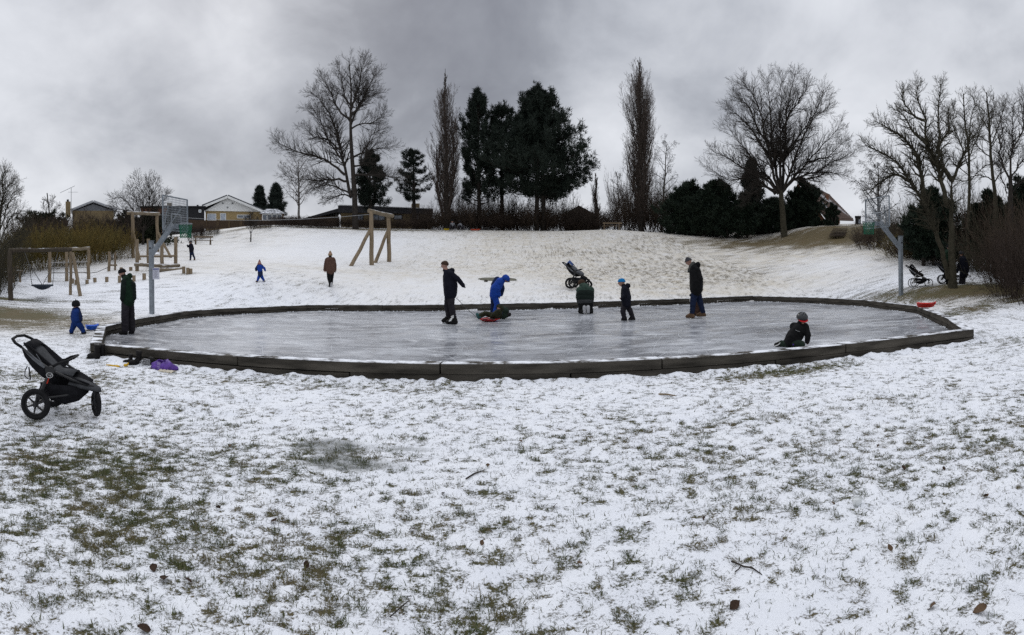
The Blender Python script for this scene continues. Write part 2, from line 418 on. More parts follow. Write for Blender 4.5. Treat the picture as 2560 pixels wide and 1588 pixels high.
sdv = rink_sd(X, Y)
lip = np.clip(1 - np.abs(sdv - BW - .12) / .16, 0, 1)
Zg = Z + fine * relief + np.where(sdv > BW, lip * .11 * fbm(X * 5, Y * 5, 3, 55), 0)
ny, nx = gx.shape
idx = np.arange(nx * ny).reshape(ny, nx)
fc = np.stack([idx[:-1, :-1], idx[:-1, 1:], idx[1:, 1:], idx[1:, :-1]], -1).reshape(-1, 4)
cen = sdv[fc].max(1); fc = fc[cen > -.6]                        # no ground under the middle of the ice
me = np_mesh('ground', np.c_[X, Y, Zg], fc)
for nm, arr in (('snow', cov), ('tint', tint)):
    a = me.attributes.new(nm, 'FLOAT', 'POINT'); a.data.foreach_set('value', arr.astype(np.float32))
wet = 1.25 * (ell(X, Y, -1.62, 4.72, .34, .22) + ell(X, Y, -1.32, 4.30, .40, .17, .1) + .6 * ell(X, Y, -.9, 4.75, .3, .08)) - .30 * (fbm(X * 6, Y * 6, 3, 8) - .2)
a = me.attributes.new('wet', 'FLOAT', 'POINT'); a.data.foreach_set('value', wet.astype(np.float32))

def ground_mat():
    m = bpy.data.materials.new('patchy_snow_over_grass'); m.use_nodes = True; t = m.node_tree; b = t.nodes['Principled BSDF']
    co = t.nodes.new('ShaderNodeTexCoord').outputs['Object']
    at = t.nodes.new('ShaderNodeAttribute'); at.attribute_name = 'snow'
    ti = t.nodes.new('ShaderNodeAttribute'); ti.attribute_name = 'tint'
    flat = scaled(t, co, (1, 1, 0))
    a = noise(t, flat, 13, 8, .74); fi = noise(t, flat, 55, 5, .75); mi = noise(t, flat, 2.6, 5, .65, .4)
    cv = math_n(t, 'ADD', at.outputs['Fac'], math_n(t, 'MULTIPLY', math_n(t, 'SUBTRACT', a, .5), 1.55))
    cv = math_n(t, 'ADD', cv, math_n(t, 'MULTIPLY', math_n(t, 'SUBTRACT', fi, .5), 1.35))
    cv = math_n(t, 'ADD', cv, math_n(t, 'MULTIPLY', math_n(t, 'SUBTRACT', mi, .5), .35))
    k = ramp(t, cv, [(.36, 0.0), (.43, .55), (.54, 1.0)])
    gn = noise(t, flat, 16, 5, .7); gl = noise(t, flat, 1.1, 3)
    grass = mixc(t, ramp(t, gn, [(.3, 0.0), (.7, 1.0)]), (.030, .036, .014), (.115, .105, .050))
    grass = mixc(t, math_n(t, 'MULTIPLY', ramp(t, gl, [(.42, 0.0), (.62, 1.0)]), .55), grass, (.12, .088, .048))
    grass = mixc(t, math_n(t, 'MULTIPLY', ti.outputs['Fac'], .6, clamp=True), grass, (.125, .092, .048))
    sn = mixc(t, ramp(t, noise(t, flat, 3, 4), [(.3, 0.0), (.7, 1.0)]), (.75, .77, .815), (.83, .845, .875))
    dn = ramp(t, noise(t, flat, 1.3, 6, .7), [(.3, .35), (.7, 1.0)])
    sn = mixc(t, math_n(t, 'MULTIPLY', math_n(t, 'MULTIPLY', ti.outputs['Fac'], dn), .95, clamp=True), sn, (.57, .525, .44))
    we = t.nodes.new('ShaderNodeAttribute'); we.attribute_name = 'wet'
    kw = ramp(t, math_n(t, 'ADD', we.outputs['Fac'], math_n(t, 'MULTIPLY', math_n(t, 'SUBTRACT', a, .5), .5)), [(.22, 0.0), (.75, 1.0)])
    icy = mixc(t, ramp(t, noise(t, flat, 11, 5, .65), [(.42, 0.0), (.62, 1.0)]), (.075, .080, .058), (.33, .345, .36))
    t.links.new(mixc(t, math_n(t, 'MULTIPLY', kw, .80), mixc(t, k, grass, sn), icy), b.inputs['Base Color'])
    t.links.new(ramp(t, kw, [(0.0, .75), (1.0, .22)]), b.inputs['Roughness']); b.inputs['Specular IOR Level'].default_value = .15
    bn = t.nodes.new('ShaderNodeBump'); bn.inputs['Strength'].default_value = .55; bn.inputs['Distance'].default_value = .03
    hh = math_n(t, 'ADD', math_n(t, 'MULTIPLY', k, .7), math_n(t, 'MULTIPLY', fi, .5))
    t.links.new(hh, bn.inputs['Height']); t.links.new(bn.outputs[0], b.inputs['Normal'])
    return m
ground = link_mesh(me, 'ground', ground_mat(), smooth=True); tag(ground, kind='structure', label='hilly lawn under thin patchy snow', cat='ground')

# ---------------------------------------------------------------- the rink: ice sheet and timber border
def ice_mat():
    m = bpy.data.materials.new('scratched_ice'); m.use_nodes = True; t = m.node_tree; b = t.nodes['Principled BSDF']
    co = t.nodes.new('ShaderNodeTexCoord').outputs['Object']; flat = scaled(t, co, (1, 1, 0))
    big = ramp(t, noise(t, flat, .30, 5, .55, .6), [(.42, 0.0), (.60, 1.0)])
    c = mixc(t, big, (.15, .155, .172), (.34, .35, .375))
    mid = ramp(t, noise(t, scaled(t, flat, (.6, 1.2, 1)), .75, 5, .6, 1.4), [(.44, 0.0), (.62, 1.0)])
    c = mixc(t, math_n(t, 'MULTIPLY', mid, .80), c, (.47, .485, .515))
    for rot, sx, sy, sc, lo, w in ((.25, .6, 1.3, .8, .56, .75), (-.45, .5, 1.4, 1.3, .57, .7), (1.15, .5, 1.3, 2.0, .58, .6), (.8, .5, 1.4, 4.0, .60, .5), (-1.1, .6, 1.4, 6.0, .60, .45)):
        s = ramp(t, noise(t, scaled(t, flat, (sx, sy, 1), (rot * 3, 1, 0), (0, 0, rot)), sc, 6, .68, 1.6), [(lo, 0.0), (lo + .09, 1.0)])
        c = mixc(t, math_n(t, 'MULTIPLY', s, w), c, (.70, .72, .75))
    br = ramp(t, noise(t, flat, .6, 4, .6, .5), [(.56, 0.0), (.75, 1.0)])
    c = mixc(t, math_n(t, 'MULTIPLY', br, .35), c, (.19, .165, .145))
    t.links.new(c, b.inputs['Base Color'])
    ro = noise(t, flat, 2.5, 5, .65)
    t.links.new(ramp(t, ro, [(.35, .12), (.65, .42)]), b.inputs['Roughness'])
    b.inputs['Specular IOR Level'].default_value = .45
    bn = t.nodes.new('ShaderNodeBump'); bn.inputs['Strength'].default_value = .12; bn.inputs['Distance'].default_value = .008
    t.links.new(noise(t, flat, 6, 3, .6), bn.inputs['Height']); t.links.new(bn.outputs[0], b.inputs['Normal'])
    return m
ice = MB().prism([(x, y, -.06) for x, y in RINK], (0, 0, .06)).build('ice', ice_mat(), origin=(0, 0, 0))
tag(ice, 'grey scratched ice sheet filling the timber bordered rink', 'ice', kind='structure')

def offset_poly(poly, d):
    n = len(poly); out = []
    for i in range(n):
        p0, p1, p2 = Vector(poly[i - 1]), Vector(poly[i]), Vector(poly[(i + 1) % n])
        a, b = (p1 - p0).normalized(), (p2 - p1).normalized()
        na, nb = Vector((-a.y, a.x)), Vector((-b.y, b.x))
        k = (na + nb); k /= max(.35, k.dot(na)); out.append(p1 + k * d)
    return out
OUT = offset_poly(RINK, BW)
ctr = Vector((1, 15, 0))
border = empty('rink_border', (1, 8, 0), 'low weathered timber border of stacked beams around the ice rink', 'border')
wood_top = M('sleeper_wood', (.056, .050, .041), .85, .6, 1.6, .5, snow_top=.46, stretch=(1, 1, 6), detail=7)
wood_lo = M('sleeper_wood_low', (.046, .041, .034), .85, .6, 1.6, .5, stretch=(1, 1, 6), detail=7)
n = len(RINK)
def beams(z0, z1, mat, name, shift, inset):
    for i in range(n):
        a, b = Vector(RINK[i]), Vector(RINK[(i + 1) % n]); ao, bo = OUT[i], OUT[(i + 1) % n]
        L = (b - a).length; k = max(1, round(L / 2.95))
        cuts = [0.0] + [min(.97, max(.03, (j + shift) / k)) for j in range(1 if shift == 0 else 0, k)] + [1.0]
        if k == 1: cuts = [0.0, 1.0]
        for t0, t1 in zip(cuts[:-1], cuts[1:]):
            if (t1 - t0) * L < .3: continue
            g = .011 / L
            s0, s1 = (t0 + (g if t0 > 0 else .0004)), (t1 - (g if t1 < 1 else .0004))
            j1, j2 = RNG.uniform(-.012, .012), RNG.uniform(-.012, .012)
            ins = inset
            q = [a.lerp(b, s0), a.lerp(b, s1), ao.lerp(bo, s1), ao.lerp(bo, s0)]
            c2 = (q[0] + q[2]) / 2
            nrm = (ao.lerp(bo, .5) - a.lerp(b, .5)).normalized()
            q = [q[0] + nrm * (ins), q[1] + nrm * (ins), q[2] - nrm * (ins - j1), q[3] - nrm * (ins - j1)]
            MB().prism([(v.x, v.y, z0) for v in q], (0, 0, z1 - z0 + j2)).build(name, mat, border, bevel=.006)
beams(-.10, .098, wood_lo, 'lower_beam', .42, .006)
beams(.107, BH, wood_top, 'upper_beam', 0, .0)

# curved skate cuts: thin pale grooves scratched across the ice
rg = np.random.RandomState(21); V, Fc = [], []
while len(V) < 900 * 18:
    x, y = rg.uniform(-10, 12.5), rg.uniform(8.4, 23.5)
    L = rg.gamma(2.0, .8) + .3; a = rg.uniform(0, 6.28); k = rg.normal(0, .14); w = rg.uniform(.002, .0055); pts = []
    for i in range(9):
        pts.append((x, y, a)); x += math.cos(a) * L / 8; y += math.sin(a) * L / 8; a += k * L / 8
    if (rink_sd(np.array([p[0] for p in pts]), np.array([p[1] for p in pts])) > -.15).any(): continue
    o = len(V)
    for i, (px_, py_, a_) in enumerate(pts):
        t = w * (1 - abs(i / 4 - 1) ** 2 * .9); V += [(px_ - math.sin(a_) * t, py_ + math.cos(a_) * t, .0025), (px_ + math.sin(a_) * t, py_ - math.cos(a_) * t, .0025)]
    Fc += [(o + 2 * i, o + 2 * i + 1, o + 2 * i + 3, o + 2 * i + 2) for i in range(8)]
tag(link_mesh(np_mesh('skate_marks', np.array(V), np.array(Fc)), 'skate_marks', M('ice_shavings', (.60, .62, .65), .7, .1, 10)), 'fine curved skate scratches all over the rink ice', 'skate marks', kind='stuff')
# ---------------------------------------------------------------- trees and shrubs
def seg_mesh(name, segs, origin, mat, parent, kmin=3):
    """tapered prisms for branch segments (p, q, ra, rb) as one mesh"""
    o = np.array(origin)
    p = np.array([tuple(s[0]) for s in segs]) - o; q = np.array([tuple(s[1]) for s in segs]) - o
    ra = np.array([s[2] for s in segs]); rb = np.array([s[3] for s in segs])
    big = ra > .045; thin = ra < .0115
    V, Fc, base = [], [], 0
    if thin.any():                                     # fine twigs: slim three sided spikes
        a, b, r0 = p[thin], q[thin], ra[thin]; d = b - a; L = np.linalg.norm(d, axis=1, keepdims=True) + 1e-9; d = d / L; b = b + d * .02
        h = np.where(np.abs(d[:, 2:3]) < .9, np.array([[0, 0, 1.0]]), np.array([[1.0, 0, 0]])); x = np.cross(d, h); x /= np.linalg.norm(x, axis=1, keepdims=True) + 1e-9; y = np.cross(d, x); n = len(a); vs = np.empty((n, 4, 3))
        for j in range(3): vs[:, j] = a + (x * math.cos(2.094 * j) + y * math.sin(2.094 * j)) * (r0 * 1.12)[:, None]
        vs[:, 3] = b; V.append(vs.reshape(-1, 3)); off = np.arange(n)[:, None] * 4; base = n * 4
        TF = np.concatenate([off + [[0, 1, 3]], off + [[1, 2, 3]], off + [[2, 0, 3]]], 0)
    else: TF = None
    for sel, k in ((big, 7), (~big & ~thin, kmin)):
        if not sel.any(): continue
        a, b, r0, r1 = p[sel], q[sel], ra[sel], rb[sel]
        d = b - a; L = np.linalg.norm(d, axis=1, keepdims=True) + 1e-9; d = d / L
        b = b + d * r1[:, None] * .6
        h = np.where(np.abs(d[:, 2:3]) < .9, np.array([[0, 0, 1.0]]), np.array([[1.0, 0, 0]]))
        x = np.cross(d, h); x /= np.linalg.norm(x, axis=1, keepdims=True) + 1e-9; y = np.cross(d, x)
        n = len(a); vs = np.empty((n, 2 * k, 3))
        for j in range(k):
            an = 2 * math.pi * j / k; u = x * math.cos(an) + y * math.sin(an)
            vs[:, j] = a + u * r0[:, None]; vs[:, k + j] = b + u * r1[:, None]
        V.append(vs.reshape(-1, 3))
        off = base + np.arange(n)[:, None] * 2 * k
        for j in range(k):
            l = (j + 1) % k
            Fc.append(np.concatenate([off + j, off + l, off + k + l, off + k + j], 1))
        base += n * 2 * k
    Q = np.concatenate(Fc) if Fc else np.zeros((0, 4), int); T = TF if TF is not None else np.zeros((0, 3), int)
    V = np.concatenate(V); me = bpy.data.meshes.new(name); nl = Q.size + T.size
    me.vertices.add(len(V)); me.vertices.foreach_set('co', V.astype(np.float32).ravel()); me.loops.add(nl); me.loops.foreach_set('vertex_index', np.r_[Q.ravel(), T.ravel()].astype(np.int32))
    me.polygons.add(len(Q) + len(T)); me.polygons.foreach_set('loop_start', np.r_[np.arange(len(Q)) * 4, Q.size + np.arange(len(T)) * 3].astype(np.int32)); me.polygons.foreach_set('loop_total', np.r_[np.full(len(Q), 4), np.full(len(T), 3)].astype(np.int32)); me.update(calc_edges=True)
    return link_mesh(me, name, mat, parent, None if parent is not None else origin, smooth=True)

def rv(r): return Vector((r.gauss(0, 1), r.gauss(0, 1), r.gauss(0, 1)))
def grow(segs, p, d, L, r, lev, C, R, rend=None):
    """recursive branch; C: per level n, wob, up, kids, ratio, ang, start"""
    n = C['n'][lev]; st = L / n; rmin = C.get('rmin', .008)
    rend = max(rmin, r * C.get('taper', .35)) if rend is None else rend
    kids = C['kids'][lev] if lev < len(C['kids']) else 0
    marks = []
    for i in range(n):
        d = (d + rv(R) * C['wob'][lev] + Vector((0, 0, C['up'][lev] / n))).normalized()
        q = p + d * st; a = r + (rend - r) * i / n; b = r + (rend - r) * (i + 1) / n
        segs.append((p, q, a, b)); marks.append((p, q, d.copy(), a, b)); p = q
    if kids: spawn(segs, marks, L, kids, lev, C, R)
def spawn(segs, marks, L, kids, lev, C, R, shape=None):
    n = len(marks); st = C['start'][lev]; az = R.uniform(0, 6.28)
    for k in range(kids):
        t = st + (1 - st) * (k + R.random()) / kids
        i = min(n - 1, int(t * n)); f = t * n - i
        p, q, d, a, b = marks[i]
        pos = p.lerp(q, min(1, f)); az += 2.4 + R.uniform(-.5, .5)
        ang = C['ang'][lev] * R.uniform(.7, 1.3)
        x = d.orthogonal().normalized(); y = d.cross(x)
        nd_ = (d * math.cos(ang) + (x * math.cos(az) + y * math.sin(az)) * math.sin(ang)).normalized()
        l = L * C['ratio'][lev] * R.uniform(.6, 1.2) * (1.15 - .6 * t)
        rr = max(C.get('rmin', .008), (a + (b - a) * f) * C.get('rr', .6))
        grow(segs, pos, nd_, l, rr, lev + 1, C, R)
OAK = dict(n=[5, 5, 4, 3, 2], wob=[.1, .16, .2, .22, .2], up=[.25, .25, .22, .15, .1], kids=[7, 7, 6, 4], ratio=[.45, .52, .52, .55], ang=[.8, .75, .75, .7], start=[.2, .15, .15, .15], rmin=.0072, taper=.3, rr=.55)

def bark(name, col): return M(name, col, .9, .35, 6, .4, spec=.1)
BARK_D = bark('bark_dark', (.035, .030, .026)); BARK_B = bark('bark_brown', (.050, .036, .026)); BARK_G = bark('bark_grey_green', (.047, .042, .029))
BARK_P = bark('twig_poplar', (.066, .052, .044)); BARK_R = bark('twig_reddish', (.038, .028, .023)); BARK_O = bark('twig_olive', (.095, .076, .024)); BARK_Y = bark('twig_ochre', (.12, .085, .025)); BARK_W = bark('bark_birch', (.16, .15, .14))

def traced_tree(name, label, d, base_px, trunk, limbs, r0, C, seed, zoom, mats, cat='tree', group=None, depth=.55, extra=0, hs=1.0, dens=6.2):
    """trunk and main limbs follow outlines read off the photograph (zoom = offset and scale); depth of each limb is free"""
    R = random.Random(seed); ox, oy, s = zoom
    g = G(base_px, d)
    ppm = d / F
    pz = lambda zx, zy: (ox + zx / s, oy + zy / s)
    bx, by = pz(*trunk[0])
    def W(zx, zy, dep):
        x, y = pz(zx, zy); v = P(x, y, d + dep); return v
    root = empty(name, g, label, cat, group)
    tp = [W(zx, zy, 0) for zx, zy in trunk]; tp[0].z = g.z - .3
    segs = []; n = len(tp)
    def poly(pts, ra, rb, jit):
        """smooth polyline to marks"""
        out = []; fine = []
        for i in range(len(pts) - 1):
            p0, p1, p2, p3 = pts[max(0, i - 1)], pts[i], pts[i + 1], pts[min(len(pts) - 1, i + 2)]
            for k in range(3):
                t = k / 3
                fine.append(.5 * ((2 * p1) + (p2 - p0) * t + (2 * p0 - 5 * p1 + 4 * p2 - p3) * t * t + (3 * p1 - p0 - 3 * p2 + p3) * t ** 3))
        fine.append(pts[-1]); m = len(fine) - 1
        for i in range(1, m): fine[i] = fine[i] + rv(R) * jit
        for i in range(m):
            a = ra + (rb - ra) * (i / m) ** .8; b = ra + (rb - ra) * ((i + 1) / m) ** .8
            dd = (fine[i + 1] - fine[i]).normalized(); out.append((fine[i], fine[i + 1], dd, a, b)); segs.append((fine[i], fine[i + 1], a, b))
        return out
    tm = poly(tp, r0, r0 * .62 if len(tp) < 5 else .03, .01)
    trunk_segs = len(segs)
    if len(tp) >= 5: spawn(segs, tm[len(tm) // 2:], 4.0 * hs, 16, 0, C, R)
    for li, limb in enumerate(limbs):
        dep_end = R.choice((-1, 1)) * R.uniform(.3, 1) * depth * max(1.0, len(limb)) 
        pts = [W(zx, zy, dep_end * (i / (len(limb) - 1)) ** 1.2) for i, (zx, zy) in enumerate(limb)]
        L = sum((pts[i + 1] - pts[i]).length for i in range(len(pts) - 1))
        rr = r0 * .52 * min(1, (L / (12 * hs)) ** .6)
        mk = poly(pts, rr, .016, .05 * hs)
        kids = max(5, int(L / hs * dens))
        C2 = dict(C); spawn(segs, mk, min(L, 5.5 * hs) * .75, kids, 0, C2, R)
    top = tm[-1][1]
    for e in range(extra):                                # limbs towards and away from the camera
        az = math.radians(R.choice((0, 180)) + R.uniform(-40, 40))
        i = R.randrange(len(tm) // 2, len(tm)); q = tm[i][1]
        v = Vector((math.cos(az + 1.57), math.sin(az + 1.57), R.uniform(.7, 1.4))).normalized()
        grow(segs, q, v, R.uniform(4, 6.5) * hs, r0 * .35, 0, C, R)
    seg_mesh('trunk', segs[:trunk_segs], g, mats[0], root)
    seg_mesh('crown', segs[trunk_segs:], g, mats[1], root)
    return root

TW5 = dict(OAK, kids=[6, 7, 6], n=[4, 3, 2, 1], wob=[.12, .13, .14, .14], up=[.3, .28, .22, .15], ratio=[.5, .62, .66], ang=[.7, .62, .58], start=[.20, .12, .1])
ZL = (640, 120, 3.15)
traced_tree('oak_tree', 'tall bare oak with long low limbs beside the long low house', 57, 889, [(785, 1420), (775, 1150), (757, 850), (745, 600), (750, 350), (730, 80)],
    [[(750, 1170), (700, 950), (650, 720), (600, 570), (520, 430), (430, 350)], [(700, 1000), (600, 920), (480, 855), (330, 820), (220, 770), (160, 740)],
     [(720, 1050), (620, 1035), (500, 1040), (350, 1030), (220, 1000)], [(735, 1140), (620, 1090), (520, 1080), (440, 1100)], [(750, 1180), (680, 1150), (600, 1180), (530, 1215)],
     [(660, 800), (560, 720), (450, 690), (370, 620)], [(745, 560), (640, 480), (600, 380), (560, 300), (520, 240)], [(745, 640), (830, 600), (920, 590), (990, 540), (1010, 490)],
     [(755, 580), (800, 460), (860, 390), (970, 360)], [(765, 860), (850, 820), (950, 800), (1080, 770)], [(780, 1000), (900, 990), (1050, 1010), (1160, 1035)],
     [(747, 450), (700, 380), (680, 250), (640, 140)], [(750, 480), (800, 350), (830, 200), (860, 90)], [(748, 520), (830, 440), (900, 280), (950, 200)], [(660, 860), (590, 760), (500, 560), (430, 470)], [(770, 930), (840, 900), (900, 700), (990, 640)]],
    .36, TW5, 3, ZL, (BARK_D, BARK_D), depth=.8)
ZR = (1640, 150, 3.217)
traced_tree('broad_oak_tree', 'broad round crowned bare tree on brown grass before the evergreens', 50, 1962, [(1035, 1430), (1020, 1250), (1005, 1060)],
    [[(1000, 1070), (950, 950), (910, 750), (870, 600), (830, 400), (760, 250), (690, 190)], [(1005, 1070), (960, 850), (930, 650), (920, 400), (890, 130)],
     [(1005, 1070), (1005, 850), (1000, 650), (1000, 400), (1010, 140)], [(1010, 1070), (1030, 820), (1040, 600), (1060, 350), (1120, 110)],
     [(1020, 1060), (1060, 960), (1120, 780), (1200, 600), (1290, 400), (1340, 280)], [(1025, 1050), (1100, 950), (1220, 820), (1350, 680), (1490, 530)],
     [(1030, 1040), (1120, 960), (1280, 900), (1420, 820), (1570, 740)], [(1120, 960), (1260, 950), (1400, 900), (1540, 930)], [(985, 1080), (900, 960), (800, 830), (700, 700), (570, 520)],
     [(970, 1060), (900, 930), (740, 890), (600, 800), (440, 720)], [(960, 1080), (880, 1010), (750, 940), (580, 970), (410, 850)], [(930, 800), (820, 650), (700, 480), (590, 390)],
     [(960, 1075), (870, 1010), (780, 1080), (700, 1130)], [(1010, 800), (1130, 640), (1250, 470), (1380, 400)], [(1220, 820), (1380, 780), (1520, 640)], [(920, 700), (800, 520), (740, 360), (640, 300)], [(1000, 600), (1080, 420), (1170, 300), (1220, 190)]],
    .33, TW5, 5, ZR, (BARK_G, BARK_D), depth=.8)
ZQ = (2080, 180, 3.287)
NEAR = dict(TW5, rmin=.0045, kids=[6, 5, 5], wob=[.16, .18, .18, .16])
traced_tree('leaning_tree', 'low forking bare tree in front of two people with strollers', 23, 2385, [(1000, 1775), (985, 1560), (985, 1300), (980, 1100), (985, 890)],
    [[(960, 1700), (900, 1450), (820, 1250), (740, 1050), (640, 900), (540, 750), (400, 660), (270, 600)], [(985, 890), (900, 780), (830, 680), (780, 600), (760, 400), (700, 200), (710, 110)],
     [(985, 900), (1030, 800), (1080, 680), (1140, 560), (1230, 420)], [(950, 1100), (900, 930), (870, 780), (880, 600), (870, 300), (890, 100)], [(640, 900), (520, 840), (400, 900), (300, 1000)],
     [(760, 1090), (740, 900), (700, 700), (600, 560), (480, 480), (350, 400)], [(780, 600), (680, 500), (600, 380), (530, 300)], [(760, 400), (660, 350), (580, 230), (610, 140)], [(860, 620), (960, 480), (950, 300)]],
    .23, NEAR, 8, ZQ, (BARK_G, BARK_G), depth=.22, hs=.42)
traced_tree('upright_tree', 'slim upright bare tree behind the forking tree', 29, 2424, [(1110, 1640), (1120, 1250), (1130, 900), (1120, 600), (1090, 400), (1080, 180)],
    [[(1125, 800), (1060, 600), (1010, 480), (960, 330)], [(1125, 700), (1180, 560), (1240, 440), (1290, 350)], [(1120, 560), (1140, 400), (1170, 280), (1160, 170)], [(1130, 900), (1220, 800), (1300, 760), (1390, 760)], [(1130, 860), (1040, 780), (980, 700), (930, 690)], [(1090, 400), (1020, 330), (990, 250)]],
    .12, NEAR, 9, ZQ, (BARK_G, BARK_G), depth=.2, hs=.5)
traced_tree('mossy_tree', 'bare mossy tree between the dark conifers by the right bushes', 27, 2488, [(1345, 1640), (1345, 1100), (1320, 850), (1300, 600), (1290, 400), (1270, 170)],
    [[(1330, 900), (1260, 860), (1180, 850), (1080, 900), (1000, 880)], [(1310, 720), (1220, 640), (1150, 520), (1100, 460)], [(1300, 600), (1360, 460), (1400, 340), (1400, 250)], [(1295, 480), (1230, 380), (1200, 280)], [(1340, 900), (1400, 780), (1440, 700), (1500, 560)], [(1290, 420), (1330, 320), (1325, 210)]],
    .13, NEAR, 10, ZQ, (BARK_G, BARK_G), depth=.2, hs=.5)
traced_tree('forked_bare_tree', 'dark forked bare tree at the edge above the brown bushes', 25, 2526, [(1465, 1640), (1470, 1150), (1465, 880)],
    [[(1465, 880), (1470, 700), (1490, 560), (1480, 400), (1500, 260)], [(1465, 900), (1400, 760), (1380, 620), (1400, 480), (1380, 330)], [(1468, 880), (1540, 760), (1620, 620), (1660, 480)], [(1440, 1000), (1400, 900), (1380, 800), (1330, 740)], [(1480, 640), (1560, 500), (1570, 340), (1580, 220)], [(1470, 1000), (1560, 900), (1680, 880)]],
    .15, NEAR, 11, ZQ, (BARK_D, BARK_D), depth=.2, hs=.5)
# round multi-stemmed tree behind the climbing frames, and small ones
Z1 = (0, 420, 3.78)
SMALL = dict(TW5, rmin=.008, kids=[6, 5, 3], wob=[.1, .12, .12, .12])
traced_tree('round_bare_tree', 'many stemmed round bare tree behind the tall log frame', 46, 358, [(1350, 670), (1352, 600), (1355, 560)],
    [[(1350, 600), (1300, 480), (1240, 360), (1160, 280), (1060, 290)], [(1352, 600), (1320, 420), (1280, 280), (1230, 180)], [(1355, 580), (1360, 380), (1340, 220), (1290, 80)], [(1355, 580), (1400, 380), (1410, 220), (1400, 100)],
     [(1360, 580), (1430, 420), (1460, 260), (1480, 130)], [(1360, 590), (1460, 440), (1520, 320), (1580, 240)], [(1350, 600), (1260, 500), (1160, 400), (1050, 360)], [(1360, 600), (1470, 500), (1540, 420)]],
    .13, SMALL, 13, Z1, (BARK_D, BARK_D), depth=.4, hs=.6)
traced_tree('garden_tree', 'thin upright bare garden tree before the grey roofed house', 52, 122, [(470, 560), (465, 420), (455, 330), (445, 240)],
    [[(465, 460), (430, 400), (410, 330)], [(465, 420), (490, 340), (505, 280)], [(460, 400), (450, 320), (420, 300)], [(466, 460), (510, 400), (560, 350)]], .08, SMALL, 14, Z1, (BARK_D, BARK_D), depth=.3, hs=.5)
traced_tree('hedge_edge_tree', 'bare grey twigged tree cut by the left frame edge', 29, 4, [(-10, 1120), (-15, 800), (-20, 500)],
    [[(-15, 700), (10, 420), (30, 250), (20, 120), (50, 30)], [(-15, 640), (60, 400), (110, 260), (150, 210)], [(-15, 760), (60, 560), (140, 420), (240, 480)], [(-15, 800), (90, 700), (200, 620), (260, 520)], [(-18, 600), (0, 400), (60, 200), (130, 120)], [(-15, 820), (60, 760), (170, 700), (240, 640)], [(-15, 700), (-60, 400), (-40, 200)]],
    .12, dict(NEAR, kids=[7, 6, 4]), 15, Z1, (BARK_G, BARK_G), depth=.2, hs=.42)
sap = traced_tree('sapling', 'small bare sapling alone on the snowy slope', 50, 627, [(252, 675), (254, 630), (254, 600)],
    [[(254, 620), (230, 560), (215, 520), (205, 480)], [(254, 610), (262, 560), (268, 500), (262, 440)], [(254, 620), (280, 570), (300, 530), (310, 490)], [(254, 600), (245, 540), (240, 460)]], .07, SMALL, 16, (560, 420, 3.78), (BARK_D, BARK_D), depth=.25, hs=.3)

def birch(name, label, d, px, top, halfw_px, seed, mats, lean=0, kids=24, r0=.16, droop=-.9, base_d=None):
    R = random.Random(seed); g = G(px, d); root = empty(name, g, label, 'tree')
    Ht = P(px, top, d).z - g.z; w = halfw_px * d / F; segs = []
    right = Vector((math.cos((px - CX) / F), -math.sin((px - CX) / F), 0)); p = Vector(g) - Vector((0, 0, .2)); n = 9; marks = []
    for i in range(n):
        q = p + (Vector((0, 0, Ht / n)) + right * (lean * Ht / n * (i / n)) + Vector((R.gauss(0, .05), R.gauss(0, .05), 0)))
        a, b = r0 * (1 - i / n) + .02, r0 * (1 - (i + 1) / n) + .02; marks.append((p, q, (q - p).normalized(), a, b)); segs.append((p, q, a, b)); p = q
    m = len(segs)
    C = dict(n=[5, 4, 3, 2], wob=[.12, .15, .12, .1], up=[.35, -.1, droop, droop * 1.4], kids=[7, 6, 4], ratio=[.5, .5, .55], ang=[.6, .7, .6], start=[.25, .2, .2], rmin=.007, taper=.25, rr=.5)
    az = 0
    for k in range(kids):
        t = .28 + .7 * (k + R.random()) / kids; i = min(n - 1, int(t * n)); pos = marks[i][0].lerp(marks[i][1], t * n - i); az += 2.4
        L = w * 1.25 * math.sin(math.pi * min(1, max(.12, 1.08 - t))) ** .6 * R.uniform(.75, 1.15)
        dr = Vector((math.cos(az), math.sin(az), .75)).normalized()
        grow(segs, pos, dr, L, .05 * (1.2 - t) + .012, 0, C, R)
    seg_mesh('trunk', segs[:m], g, mats[0], root); seg_mesh('crown', segs[m:], g, mats[1], root); return root
birch('birch_tree', 'drooping bare birch behind the low limbs of the tall oak', 66, 748, 396, 52, 21, (BARK_W, BARK_B))
birch('leaning_birch', 'pale wispy birch leaning out beside the far poplar', 60, 1655, 352, 40, 22, (BARK_W, BARK_D), lean=.12, kids=20)
birch('weeping_birch', 'weeping birch behind the hoop at the dark bushes', 40, 2195, 405, 62, 23, (BARK_D, BARK_D), kids=26)
birch('young_birch', 'young pale birch left of the far poplar', 62, 1545, 425, 22, 24, (BARK_W, BARK_D), kids=12, r0=.07)

